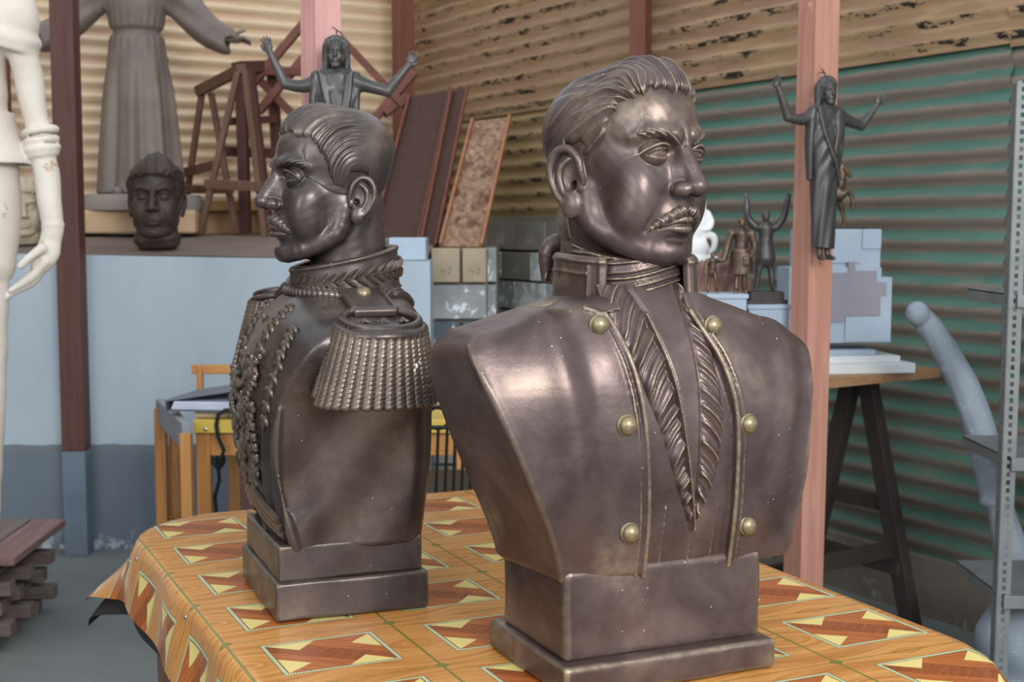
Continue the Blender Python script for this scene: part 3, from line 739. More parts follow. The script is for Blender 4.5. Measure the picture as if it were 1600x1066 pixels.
# ------------------------------------------------------------------ table with printed vinyl cloth
TU = Vector((0.907, 0.421, 0)); TV = Vector((-0.421, 0.907, 0))
U0, U1, V0, V1 = 0.432, 1.430, 1.28, 2.86
def tpt(u, v, z=0.76): return TU * u + TV * v + Vector((0, 0, z))
def vinyl():
    k = NT('printed_vinyl', 0.22, 0.0, 0.55); M = k.math
    uv = k.n('ShaderNodeUVMap'); uv.uv_map = 'print'; sep = k.n('ShaderNodeSeparateXYZ'); k.L.new(uv.outputs[0], sep.inputs[0])
    U, V = sep.outputs[0], sep.outputs[1]
    p = M('FRACT', U); q = M('FRACT', V)
    P = M('DIVIDE', M('SUBTRACT', p, 0.185), 0.65); Q = M('DIVIDE', M('SUBTRACT', q, 0.24), 0.61)
    def vadd(nx, ny, det, c1, c2, lo=0.3, hi=0.7, dist=0.6):
        cb = k.n('ShaderNodeCombineXYZ'); k.L.new(nx, cb.inputs[0]); k.L.new(ny, cb.inputs[1])
        return k.mix(k.ramp(k.noise(cb.outputs[0], 1.0, det, 0.6, dist), [(lo, 0.0), (hi, 1.0)]), c1, c2)
    # wood tones: rings in the frame, straight grain in the inlay
    pc = M('SUBTRACT', p, 0.5); qc = M('SUBTRACT', q, 0.5)
    # ring centres sit between the tiles
    up = M('PINGPONG', M('ADD', U, 0.0), 0.5); vp = M('PINGPONG', V, 0.5)
    rad = M('SQRT', M('ADD', M('MULTIPLY', M('MULTIPLY', up, up), 0.6), M('MULTIPLY', M('MULTIPLY', M('SUBTRACT', vp, 0.5), M('SUBTRACT', vp, 0.5)), 1.6)))
    outer = vadd(M('MULTIPLY', rad, 22.0), M('MULTIPLY', U, 0.8), 4, 'A9692F', 'D29A55', 0.3, 0.68)
    d1 = M('ADD', M('MULTIPLY', P, 1.0), Q); d2 = M('SUBTRACT', P, Q)
    inA = vadd(M('MULTIPLY', d1, 16.0), M('MULTIPLY', d2, 1.5), 4, '974E22', 'B96C34')
    inB = vadd(M('MULTIPLY', d2, 16.0), M('MULTIPLY', d1, 1.5), 4, '80401D', '9E562A')
    band = M('LESS_THAN', M('ABSOLUTE', M('SUBTRACT', d1, 1.0)), 0.22)
    inner = k.mix(band, inA, inB)
    def half(ax, ay, bx, by):        # > 0 left of a->b
        return M('GREATER_THAN', M('SUBTRACT', M('MULTIPLY', M('SUBTRACT', Q, ay), bx - ax), M('MULTIPLY', M('SUBTRACT', P, ax), by - ay)), 0.0)
    def tri(a, b, c):
        return M('MULTIPLY', M('MULTIPLY', half(*a, *b), half(*b, *c)), half(*c, *a))
    T = None
    for t in (((0.03, 0.97), (0.27, 0.72), (0.46, 0.97)), ((0.03, 0.03), (0.27, 0.26), (0.03, 0.50)), ((0.97, 0.97), (0.75, 0.74), (0.97, 0.50)), ((0.97, 0.03), (0.76, 0.28), (0.56, 0.03))):
        (ax, ay), (bx, by), (cx, cy) = t
        if (bx - ax) * (cy - ay) - (by - ay) * (cx - ax) < 0: t = (t[0], t[2], t[1])
        v = tri(*t); T = v if T is None else M('MAXIMUM', T, v)
    inner = k.mix(T, inner, 'E0CC80')
    # braided border
    ax_ = M('SUBTRACT', M('MULTIPLY', M('ABSOLUTE', M('SUBTRACT', P, 0.5)), 0.166), 0.083)
    ay_ = M('SUBTRACT', M('MULTIPLY', M('ABSOLUTE', M('SUBTRACT', Q, 0.5)), 0.139), 0.0695)
    e = M('MAXIMUM', ax_, ay_)
    inside = M('LESS_THAN', e, 0.0)
    border = M('LESS_THAN', M('ABSOLUTE', e), 0.0030)
    br = M('GREATER_THAN', M('SINE', M('ADD', M('MULTIPLY', M('ADD', M('MULTIPLY', U, 0.256), M('MULTIPLY', V, 0.228)), 1500.0), M('MULTIPLY', e, 1400.0))), 0.25)
    c = k.mix(inside, outer, inner)
    c = k.mix(border, c, k.mix(br, 'DDE0B8', '6E7A56'))
    c = k.mix(M('LESS_THAN', M('ABSOLUTE', M('SUBTRACT', M('ABSOLUTE', e), 0.0034)), 0.0006), c, '4E5A38')
    # olive joints with little diamonds
    dx = M('MULTIPLY', M('MINIMUM', p, M('SUBTRACT', 1.0, p)), 0.256); dy = M('MULTIPLY', M('MINIMUM', q, M('SUBTRACT', 1.0, q)), 0.228)
    j = M('MAXIMUM', M('LESS_THAN', dx, 0.0022), M('LESS_THAN', dy, 0.0011)); j = M('MAXIMUM', j, M('LESS_THAN', M('ADD', dx, dy), 0.0125))
    c = k.mix(j, c, '75702F')
    k.col(c); return k.m
tb = empty('work_table', tuple(tpt((U0 + U1) / 2, (V0 + V1) / 2, 0)), math.atan2(0.421, 0.907), 'wooden table under the printed cloth carrying the two bronze busts', 'table')
hw_, hh_ = (U1 - U0) / 2 - 0.004, (V1 - V0) / 2 - 0.004
m = MB(); m.prism([(sx * (hw_ - 0.24) + 0.24 * math.cos(a), sy * (hh_ - 0.24) + 0.24 * math.sin(a), 0.737) for sx, sy, a0 in ((1, 1, 0), (-1, 1, 90), (-1, -1, 180), (1, -1, 270)) for a in [math.radians(a0 + t) for t in (0, 15, 30, 45, 60, 75, 90)]], (0, 0, 0), (0, 0, 0.022)); m.obj('tabletop', M_BWOOD, tb)
for sx in (-1, 1):
    for sy in (-1, 1):
        m = MB(); m.box((sx * 0.42, sy * 0.70, 0.368), (0.06, 0.06, 0.736), None, 0.004); m.obj('leg', M_BWOOD, tb)
    m = MB(); m.box((sx * 0.42, 0, 0.69), (0.025, 1.34, 0.09), None, 0.002); m.obj('apron', M_BWOOD, tb)
    m = MB(); m.box((0, sx * 0.70, 0.69), (0.78, 0.025, 0.09), None, 0.002); m.obj('apron', M_BWOOD, tb)
def drape(u, v, d, flare, black=False):
    cu = u; cv = v
    R = 0.22 if v > (V0 + V1) / 2 else 0.24
    qx = min(max(u, U0 + R), U1 - R); qy = min(max(v, V0 + R), V1 - R)
    dx, dy = u - qx, v - qy; L = math.hypot(dx, dy)
    if L <= R: return tpt(u, v, 0.7605 - (0.0012 if black else 0))
    s = L - R; nx, ny = dx / L, dy / L
    wav = 0.010 * math.sin((u - v) * 16) * min(s / 0.06, 1)
    corner = (abs(nx * ny) * 2) ** 2
    b = 0.012; th = min(s / b, 1) * PI / 2
    out = b * math.sin(th) * 0.8 + max(s - b, 0) * (flare + 0.50 * corner) + 0.6 * wav
    dn = b * (1 - math.cos(th)) * 0.8 + max(s - b, 0) * math.sqrt(max(1 - (flare + 0.50 * corner) ** 2, 0.1))
    if black: out -= 0.003
    return tpt(qx + nx * (R + out), qy + ny * (R + out), 0.7605 - dn - (0.0012 if black else 0))
def cloth(name, d, flare, mat, black, parent):
    step = 0.0125; us = np.arange(U0 - d, U1 + d + 1e-6, step); vs = np.arange(V0 - d, V1 + d + 1e-6, step)
    n = len(us); V = [tuple(drape(u, v, d, flare, black)) for v in vs for u in us]
    Q = [(j * n + i, j * n + i + 1, (j + 1) * n + i + 1, (j + 1) * n + i) for j in range(len(vs) - 1) for i in range(n - 1)]
    me = np_mesh(name, np.array(V), np.array(Q)); uvl = me.uv_layers.new(name='print')
    UV = np.array([((u - 0.432) / 0.256, (v - 1.9385) / 0.2225) for v in vs for u in us], np.float32)
    li = np.empty(len(me.loops), np.int32); me.loops.foreach_get('vertex_index', li)
    uvl.data.foreach_set('uv', UV[li].ravel())
    return link(name, me, mat, parent)
tc = cloth('tablecloth', 0.125, 0.22, vinyl(), False, None)
tag(tc, 'glossy vinyl tablecloth printed with orange parquet tiles and yellow triangles', 'tablecloth')
cloth('lining', 0.15, 0.12, plain('black_lining', '1E1C1C', '2A2727', 0.8), True, tc)
stud = MB(); stud.lathe([(0.0045, 0.0), (0.0045, 0.001), (0.003, 0.0025), (0.0004, 0.0032)], n=12); stud = stud.mesh('stud', 'all')
M_STEEL = plain('bright_steel', 'A0A0A0', 'C0C0C0', 0.25, 8, metal=1.0, bump=0); stud.materials.append(M_STEEL)
for u, v, nx in ((U0 - 0.028, 2.62, -1), (U0 - 0.022, 2.17, -1), (U1 + 0.016, 1.72, 1)):
    P = drape(u, v, 0.12, 0.22); o = link('stud', stud, None, tc); o.location = P; o.rotation_euler = (TU * nx + Vector((0, 0, 0.35))).to_track_quat('Z', 'Y').to_euler()
# ------------------------------------------------------------------ torsos (metres, facing +y, his right = +x)
def smax(a, b, k):
    h = np.maximum(k - np.abs(a - b), 0) / k
    return np.maximum(a, b) + h * h * k * 0.25
def torso_field(P, zs, wr, wl, yf, yb, ztop, zbot, ktop=0.05, skew=0.12, crown=0.45):
    x, y, z = P[:, 0], P[:, 1], P[:, 2]
    w = np.where(x > 0, sinterp(z, zs, wr), sinterp(z, zs, wl)) - skew * y
    side = (np.abs(x) - w) * 0.95
    front = (y - (sinterp(z, zs, yf) - crown * x * x)) * 0.97
    back = (sinterp(z, zs, yb) + crown * x * x - y) * 0.97
    fb = np.maximum(front, back)
    body = smax(side, front, 0.007); body = smax(body, back, 0.03)
    top = (z - ztop(x)) * 0.95
    body = smax(body, top, ktop)
    return smax(body, zbot - z, 0.012)
def hit(field, x, z, y0=0.2, y1=-0.1):
    ys = np.linspace(y0, y1, 160).astype(np.float32); P = np.stack([np.full(160, x), ys, np.full(160, z)], 1).astype(np.float32)
    d = field(P); i = int(np.argmax(d < 0))
    return float(ys[i]) if d[i] < 0 else y1
def sharp_box(name, hx, hy, z0, z1, mat, parent, bev=0.006, taper=0.0):
    def f(C):
        C.box((0, 0, (z0 + z1) / 2), (hx, hy, (z1 - z0) / 2), bev)
        C.disp(lambda P: 0.0006 * wob(P, 22, 17, 31) + 0.0004 * wob(P, -55, 47, 61))
    return link(name, sdf_mesh(name, f, (-hx - 0.01, -hy - 0.01, z0 - 0.01), (hx + 0.01, hy + 0.01, z1 + 0.01), 0.0035, xf=(lambda V: V * vec(1, 1, 1))), mat, parent)
HH = 0.0016
# ================= bust A
BA = empty('man_bust', (0.168, 1.880, 0.762), math.radians(204),
           'large brown bronze bust of a moustached man in a buttoned coat with pleated jabot', 'bust', None)
sharp_box('base_plate', 0.165, 0.126, 0.0, 0.042, M_BRA, BA, 0.006)
sharp_box('plinth', 0.154, 0.102, 0.040, 0.165, M_BRA, BA, 0.010, 0.015)
ZA = [0.14, 0.20, 0.26, 0.32, 0.38, 0.43, 0.47, 0.60]
WRA = [0.165, 0.183, 0.210, 0.238, 0.264, 0.284, 0.290, 0.290]
WLA = [0.220, 0.230, 0.238, 0.243, 0.246, 0.248, 0.247, 0.245]
YFA = [0.103, 0.118, 0.129, 0.136, 0.136, 0.126, 0.108, 0.02]
YBA = [-0.100, -0.105, -0.110, -0.112, -0.110, -0.100, -0.080, -0.02]
def ztopA(x):
    ax = np.abs(x); return 0.532 - np.where(x > 0, 0.26, 0.37) * np.maximum(ax - 0.05, 0) - 3.0 * np.maximum(ax - np.where(x > 0, 0.255, 0.215), 0) ** 1.6
def yfA(x, z): return float(np.interp(z, ZA, YFA)) - 0.45 * x * x
fieldA = lambda P: torso_field(P, ZA, WRA, WLA, YFA, YBA, ztopA, 0.146, ktop=0.020)
def coatA(C):
    C.fn(fieldA)
    # raised hem along the cut armholes
    for s, W in ((1, WRA), (-1, WLA)):
        pts = []
        for z in ((0.152, 0.19, 0.23, 0.27, 0.31, 0.35, 0.39, 0.43, 0.462) if s > 0 else (0.152, 0.19, 0.23, 0.27, 0.31, 0.35, 0.38, 0.40, 0.415)):
            w = float(np.interp(z, ZA, W)); w = w - 0.12 * yfA(w, z) - 0.006
            pts.append((s * w, hit(fieldA, s * w, z) - 0.003, z))
        C.chain(pts, [0.005] * 7 + [0.004, 0.002], 0.006, 0.004)
    # soft folds of the cloth
    def folds(P):
        x, z = P[:, 0], P[:, 2]; f = (P[:, 1] > 0)
        g = 0.007 * np.exp(-((x - 0.145 - (z - 0.3) * 0.12) / 0.022) ** 2) - 0.004 * np.exp(-((x - 0.105 - (z - 0.3) * 0.15) / 0.02) ** 2)
        g += 0.005 * np.exp(-((x + 0.17 + (z - 0.3) * 0.10) / 0.022) ** 2) - 0.004 * np.exp(-((x + 0.205 + (z - 0.3) * 0.1) / 0.018) ** 2)
        g += 0.0008 * np.sin(z * 42 + x * 15) + 0.0006 * np.sin(x * 60 + z * 20)
        return f * g * sm(z, 0.15, 0.25)
    C.disp(folds)
    # turned-out front edges: step down towards the shirt
    def front_gap(P):
        x, z = P[:, 0], P[:, 2]
        r = np.interp(z, [0.14, 0.24, 0.36, 0.43, 0.475, 0.50, 0.505, 0.60], [0.036, 0.040, 0.052, 0.064, 0.076, 0.086, 0.062, 0.060])
        l = np.interp(z, [0.14, 0.24, 0.36, 0.43, 0.475, 0.50, 0.60], [-0.097, -0.094, -0.088, -0.070, -0.050, -0.040, -0.040])
        ins = np.minimum(r - x, x - l)
        return np.where(P[:, 1] > 0, -0.009 * sm(ins, -0.001, 0.003), 0)
    C.disp(front_gap)
    # piping on the front edges
    for pts in ([(0.038, 0.148), (0.042, 0.24), (0.054, 0.36), (0.066, 0.43), (0.078, 0.475), (0.088, 0.500)],
                [(-0.099, 0.148), (-0.096, 0.24), (-0.090, 0.36), (-0.072, 0.43), (-0.052, 0.475), (-0.042, 0.50)]):
        C.chain([(x, yfA(x, z) + 0.001, z) for x, z in pts], [0.0036] * 6, 0.004, 0.004)
        sg = 1 if pts[0][0] > 0 else -1
        C.chain([(x + sg * 0.011, yfA(x + sg * 0.011, z) + 0.0002, z) for x, z in pts], [0.002] * 6, 0.003, 0.003)
    C.chain([(x, hit(fieldA, x, z) + 0.001, z) for x, z in ((0.088, 0.498), (0.100, 0.503), (0.112, 0.507))], [0.0036] * 3, 0.004, 0.003)
    # inner placket edges below the jabot
    for x0 in (0.012, -0.033, -0.070):
        C.cap((x0, yfA(x0, 0.15) - 0.0085, 0.15), (x0 - 0.002, yfA(x0, 0.24) - 0.0085, 0.24), 0.002, 0.001, 0.003)
link('coat', sdf_mesh('coat', coatA, (-0.33, -0.15, 0.13), (0.33, 0.16, 0.57), 0.0023), M_BRA, BA)
def jabotA(C):
    def f(P):
        x, y, z = P[:, 0], P[:, 1], P[:, 2]
        ro = np.interp(z, [0.212, 0.33, 0.41, 0.50], [-0.028, 0.022, 0.050, 0.080]); ri = np.interp(z, [0.212, 0.33, 0.41, 0.50, 0.53], [-0.034, -0.010, 0.005, 0.026, 0.040])
        li = np.interp(z, [0.212, 0.28, 0.48], [-0.034, -0.036, -0.036]); lo = np.interp(z, [0.212, 0.28, 0.36, 0.47, 0.52], [-0.038, -0.064, -0.074, -0.058, -0.045])
        ya = sinterp(z, ZA, YFA) - 0.45 * x * x - 0.010
        cr = (ro + ri) / 2; hr = (ro - ri) / 2 + 1e-4; cl = (li + lo) / 2; hl = (li - lo) / 2 + 1e-4
        ur = (x - cr) / hr; ul = (x - cl) / hl
        br = np.clip(1 - np.abs(ur) ** 4, 0, 1); bl = np.clip(1 - np.abs(ul) ** 4, 0, 1)
        ph = z * 1.0 + 1.05 * (ur * hr) + 0.25 * np.abs(ur) ** 2 * hr
        pl = z * 1.0 - 1.05 * (ul * hl) + 0.2 * ul ** 2 * hl
        wv = lambda p: 0.78 * ridge(p * 112 + 0.8 * np.sin(p * 53)) ** 1.1 + 0.22 * ridge(p * 290 + 1.2 * np.sin(p * 90))
        h = br * (0.003 + 0.0105 * wv(ph + 0.002 * np.sin(z * 70))) + bl * (0.003 + 0.0095 * wv(pl))
        # twisted selvage along the inner side of the right-hand frill
        h = np.maximum(h, 0.013 * np.exp(-((x - ri - 0.001) / 0.0035) ** 2) * (z < 0.5))
        # plain strip between the frills
        mid = np.clip(np.minimum(ri - x, x - li) / 0.006, 0, 1); h = np.maximum(h, mid * 0.0045)
        d = (y - (ya + h)) * 0.62
        env = np.maximum(np.maximum(lo - 0.001 - x, x - ro - 0.001), np.maximum(0.206 - z, z - 0.537))
        return np.maximum(np.maximum(d, env), ya - 0.006 - y)
    C.fn(f)
link('jabot', sdf_mesh('jabot', jabotA, (-0.09, 0.0, 0.20), (0.10, 0.16, 0.55), 0.0013), M_BRA, BA)
def neckA(C):
    C.chain([(0, -0.02, 0.48), (0.0, -0.018, 0.53), (0, -0.016, 0.580)], [0.084, 0.080, 0.079], 0.01, 0.01)
    def wrap(P):
        z = P[:, 2] + 0.10 * (P[:, 1] - 0.05) * 0.3 + 0.006 * np.sin(P[:, 0] * 28)
        return 0.0032 * (ridge(z * 290 + 1.2 * np.sin(P[:, 0] * 22)) - 0.4) + 0.0012 * np.sin(z * 900 + P[:, 0] * 60)
    C.disp(wrap)
    C.d = np.maximum(C.d, P_top(C.P))
P_top = lambda P: P[:, 2] - (0.588 - 0.25 * (P[:, 1] + 0.02))
link('cravat', sdf_mesh('cravat', neckA, (-0.12, -0.13, 0.47), (0.12, 0.12, 0.66), 0.0020), M_BRA, BA)
def collarA(C):
    def f(P):
        x, y, z = P[:, 0], P[:, 1] + 0.022, P[:, 2]
        r = np.hypot(x, y * 0.97); R0 = 0.094 + 0.05 * (0.575 - z) + 0.02 * np.maximum(0.52 - z, 0) * 6
        d = np.abs(r - R0) - 0.0052
        top = 0.578 - 0.06 * np.maximum(y, 0) + 0.0
        ang = np.degrees(np.arctan2(x, y))              # 0 = front, + = his right
        e1 = (np.where(ang > 0, ang, 1e3) - 43) * 0.0016; e2 = (np.where(ang < 0, -ang, 1e3) - 30) * 0.0016
        gap = -np.minimum(e1, e2)
        # second low rib along the edges
        rib = 0.0028 * np.exp(-((z - top + 0.007) / 0.0030) ** 2) + 0.0028 * (np.exp(-((ang - 47) / 2.2) ** 2) + np.exp(-((ang + 34) / 2.2) ** 2)) + 0.002 * np.exp(-((ang - 58) / 1.6) ** 2) * (z < top - 0.012) + 0.002 * np.exp(-((z - top + 0.024) / 0.0022) ** 2) * (ang > 58)
        d = d - rib * (r > R0 - 0.002)
        return smax(smax(d, z - top, 0.004), smax(gap, 0.495 - z, 0.003), 0.003)
    C.fn(f)
link('collar', sdf_mesh('collar', collarA, (-0.13, -0.14, 0.485), (0.13, 0.115, 0.59), 0.0017), M_BRA, BA)
def buttonmesh():
    m = MB(); prof = [(0.0142, -0.004), (0.0142, 0.0), (0.0134, 0.0012), (0.0124, 0.0014)]
    prof += [(0.0124 * math.cos(a), 0.002 + 0.0095 * math.sin(a)) for a in [0.15, 0.45, 0.75, 1.05, 1.35]] + [(0.0004, 0.0116)]
    return m.lathe(prof, n=28).mesh('button', 'all')
bm_ = buttonmesh()
for x, z in ((0.100, 0.486), (0.080, 0.358), (0.066, 0.212), (-0.070, 0.480), (-0.108, 0.348), (-0.122, 0.203)):
    o = link('button', bm_, None, BA, (x, yfA(x, z) + 0.001, z), (-PI / 2, 0, -0.9 * x * 1.0))
    o['label'] = 'gold-rubbed domed button'
bm_.materials.append(M_BUT)
XA = dict(sc=0.0121, rz=18, off=(0.001, -0.024, 0.7130))
def head_parts(parent, st, X, h, mat, hairmat=None, mo=True, lo=(-10, -12, -15.5)):
    link('head', sdf_mesh('head', lambda C: sculpt_head(C, st), lo, (10, 13.5, 12.5), h, xf=xf_scale(**X)), mat, parent)
    link('hair', sdf_mesh('hair', lambda C: C.fn(lambda P: hair_field(P, st)), (-9.7, -12.5, -13), (9.7, 11.5, 14), h, xf=xf_scale(**X)), hairmat or mat, parent)
    if mo: link('moustache', sdf_mesh('moustache', lambda C: sculpt_moustache(C, st), (-6, 5, -11), (6, 12, -4), min(h, 0.09), xf=xf_scale(**X)), mat, parent)
head_parts(BA, STA, XA, 0.10, M_BRA)
def tailA(C):
    C.ell((0.005, -0.105, 0.560), (0.022, 0.02, 0.02), 0.01)
    C.chain([(0.005, -0.108, 0.565), (0.030, -0.128, 0.588), (0.052, -0.135, 0.590), (0.066, -0.138, 0.575), (0.066, -0.138, 0.540)], [0.010, 0.013, 0.014, 0.013, 0.009], 0.006, 0.006)
    C.chain([(-0.010, -0.110, 0.570), (-0.040, -0.128, 0.585), (-0.06, -0.135, 0.565), (-0.06, -0.136, 0.54)], [0.011, 0.013, 0.013, 0.009], 0.006, 0.006)
    C.chain([(0.005, -0.110, 0.562), (0.026, -0.122, 0.54), (0.036, -0.122, 0.50), (0.036, -0.110, 0.46)], [0.013, 0.017, 0.016, 0.008], 0.006, 0.006)
    C.disp(lambda P: 0.0016 * np.sin(P[:, 0] * 520 + 2.0 * np.sin(P[:, 2] * 60)), c=(0.035, -0.12, 0.505), r=0.05)
link('tied_tail', sdf_mesh('tied_tail', tailA, (-0.11, -0.19, 0.43), (0.14, -0.08, 0.64), 0.002), M_BRA, BA)['label'] = 'tail of hair tied with a curled ribbon at the nape'
# ================= bust B
BB = empty('officer_bust', (-0.303, 2.2176, 0.762), math.radians(111.7),
           'dark bronze officer bust in profile with fringed epaulettes and laurel collar', 'bust', None)
sharp_box('base_plate', 0.144, 0.124, 0.0, 0.062, M_BRB, BB, 0.005)
sharp_box('plinth', 0.134, 0.117, 0.060, 0.118, M_BRB, BB, 0.004)
ZB = [0.10, 0.16, 0.24, 0.32, 0.38, 0.43, 0.47, 0.56]
WB = [0.132, 0.142, 0.156, 0.172, 0.196, 0.226, 0.238, 0.235]
YFB = [0.100, 0.122, 0.142, 0.150, 0.146, 0.128, 0.105, 0.03]
YBB = [-0.132, -0.140, -0.146, -0.150, -0.152, -0.148, -0.138, -0.098]
def ztopB(x):
    ax = np.abs(x); return 0.518 - 0.30 * np.maximum(ax - 0.05, 0) - 3.0 * np.maximum(ax - 0.20, 0) ** 1.6
def yfB(x, z): return float(np.interp(z, ZB, YFB)) - 0.9 * x * x
fieldB = lambda P: torso_field(P, ZB, WB, WB, YFB, YBB, ztopB, 0.104, skew=0.05, crown=0.9)
def coatB(C):
    C.fn(fieldB)
    for s in (1, -1):
        pts = []
        for z in (0.108, 0.15, 0.20, 0.25, 0.30, 0.34):
            w = float(np.interp(z, ZB, WB)); w -= 0.05 * yfB(w, z)
            pts.append((s * (w - 0.001), yfB(w, z) - 0.001, z))
        C.chain(pts, [0.005, 0.0055, 0.006, 0.006, 0.0055, 0.003], 0.006, 0.004)
        # hollow of the cut arm below the epaulette
        C.ell((s * 0.222, -0.01, 0.325), (0.038, 0.090, 0.040), 0.03, cut=True)
    def folds(P):
        x, y, z = P[:, 0], P[:, 1], P[:, 2]; f = sm(y, 0.03, 0.08)
        return f * (0.003 * np.sin((np.abs(x) * 1.4 + (0.3 - z) * 0.5) * 120) * sm(0.34 - z, 0, 0.1) * sm(np.abs(x), 0.04, 0.09)) + 0.0012 * np.sin(y * 45 + z * 30) * sm(np.abs(x), 0.1, 0.14)
    C.disp(folds)
    C.cap((0, yfB(0, 0.12) + 0.002, 0.11), (0, yfB(0, 0.47) + 0.002, 0.47), 0.004, 0.004, 0.004)
link('coat', sdf_mesh('coat', coatB, (-0.27, -0.17, 0.095), (0.27, 0.20, 0.57), 0.0025), M_BRB, BB)
XB = dict(sc=0.0109, rz=4.5, rx=3, off=(0.0, -0.014, 0.688))
head_parts(BB, STB, XB, 0.10, M_BRB)
def collarB(C):
    def f(P):
        x, y, z = P[:, 0], P[:, 1] + 0.028, P[:, 2]
        r = np.hypot(x, y); R0 = 0.082 + 0.06 * (0.56 - z)
        top = 0.566 - 0.21 * y; bot = 0.500 - 0.14 * y
        d = np.abs(r - R0) - 0.006
        zz = z - bot; tt = top - z
        rib = 0.003 * np.exp(-((tt - 0.004) / 0.0028) ** 2) + 0.0035 * np.exp(-((zz - 0.003) / 0.003) ** 2) + 0.0035 * np.exp(-(x / 0.004) ** 2) * (y > 0)
        return smax(smax(d - rib * (r > R0), z - top, 0.004), bot - z, 0.003)
    C.fn(f)
    C.disp(lambda P: np.where((P[:, 1] > 0.03) & (np.abs(P[:, 0]) < 0.0013), -0.004, 0))
link('collar', sdf_mesh('collar', collarB, (-0.12, -0.14, 0.46), (0.12, 0.09, 0.60), 0.0017), M_BRB, BB)
def hitz(field, x, y, z0=0.60, z1=0.40):
    zs = np.linspace(z0, z1, 200).astype(np.float32); P = np.stack([np.full(200, x), np.full(200, y), zs], 1).astype(np.float32)
    d = field(P); i = int(np.argmax(d < 0)); return float(zs[i])
def shoulder_cord(C):
    for R_, r_ in ((0.096, 0.0065), (0.110, 0.0075)):
        pts = []
        for a in range(0, 360, 20):
            t = math.radians(a); x, y = R_ * math.sin(t), -0.030 - R_ * 0.95 * math.cos(t)
            if y > 0.058: y = 0.058 + (y - 0.058) * 0.3
            y = max(y, -0.128); pts.append((x, y, max(hitz(fieldB, x, y), 0.45) + 0.003))
        C.chain(pts + pts[:1], [r_] * (len(pts) + 1), 0.002, 0.002)
    C.disp(lambda P: 0.0012 * np.sin(P[:, 1] * 520 + P[:, 0] * 400))
link('neck_cord', sdf_mesh('neck_cord', shoulder_cord, (-0.14, -0.16, 0.42), (0.14, 0.13, 0.56), 0.0018), M_BRB, BB)
# laurel sprigs round the collar band
def leaf(m, c, t, nrm, L, w, h):
    t = Vector(t).normalized(); nrm = Vector(nrm).normalized(); s = t.cross(nrm)
    c = Vector(c); n = 6; A = []; B = []
    for i in range(n + 1):
        u = i / n; ww = w * math.sin(PI * u) ** 0.8 * 0.5; q = c + t * (u - 0.1) * L
        A.append((m.bm.verts.new(q - s * ww), m.bm.verts.new(q + nrm * (h * math.sin(PI * (0.15 + 0.8 * u)))), m.bm.verts.new(q + s * ww), m.bm.verts.new(q - nrm * h * 0.6)))
    for a, b in zip(A[:-1], A[1:]):
        m.bm.faces.new((a[0], b[0], b[1], a[1])); m.bm.faces.new((a[1], b[1], b[2], a[2])); m.bm.faces.new((a[2], b[2], b[3], a[3])); m.bm.faces.new((a[3], b[3], b[0], a[0]))
m = MB()
for s in (1, -1):
    n = 15
    for i in range(n):
        th = math.radians(12 + i * 10.6)
        for up in (1, -1):
            x = s * math.sin(th) * 0.090; y = math.cos(th) * 0.090 - 0.028
            zc = 0.533 - 0.175 * (y + 0.028)
            T = Vector((s * math.cos(th), -math.sin(th), -0.175 * -math.sin(th) * 0.6)); N = Vector((math.sin(th) * s, math.cos(th), 0.05))
            d = T * 0.85 + Vector((0, 0, up * 0.62))
            leaf(m, (x, y, zc), d, N, 0.029 * random.uniform(0.8, 1.2), 0.0082, 0.0065)
        a = Vector((s * math.sin(th - 0.1) * 0.091, math.cos(th - 0.1) * 0.091 - 0.028, 0)); b = Vector((s * math.sin(th + 0.1) * 0.091, math.cos(th + 0.1) * 0.091 - 0.028, 0))
        a.z = 0.533 - 0.175 * (a.y + 0.028); b.z = 0.533 - 0.175 * (b.y + 0.028)
        m.tube([a, b], 0.0016, 6)
o = m.obj('laurel_embroidery', M_BRF, BB, True); o['label'] = 'raised laurel sprigs round the collar'
# leaf braid down the breast and along the shoulder seam; each link a piece
def link_mesh(L=0.026, w=0.013, h=0.006):
    m = MB(); leaf(m, (0, 0, 0), (0, 1, 0), (0, 0, 1), L, w, h); leaf(m, (0.001, 0, 0.001), (0.75, 0.7, 0), (0, 0, 1), L * 0.7, w * 0.7, h); leaf(m, (-0.001, 0, 0.001), (-0.75, 0.7, 0), (0, 0, 1), L * 0.7, w * 0.7, h)
    return m.mesh('braid_leaf', 'all')
lm = link_mesh(); lm.materials.append(M_BRF)
def place_on(me, name, parent, p, t, nrm, sc=1.0):
    t = Vector(t).normalized(); nrm = Vector(nrm).normalized(); x = t.cross(nrm).normalized(); t = nrm.cross(x)
    o = bpy.data.objects.new(name, me); COL.objects.link(o); o.parent = parent
    o.matrix_local = Matrix.Translation(Vector(p)) @ Matrix((x, t, nrm)).transposed().to_4x4() @ Matrix.Scale(sc, 4)
    return o
def breast_path(pts, n):
    out = []
    for i in range(n):
        u = i / (n - 1) * (len(pts) - 1); j = min(int(u), len(pts) - 2); f = u - j
        out.append((pts[j][0] * (1 - f) + pts[j + 1][0] * f, pts[j][1] * (1 - f) + pts[j + 1][1] * f))
    return out
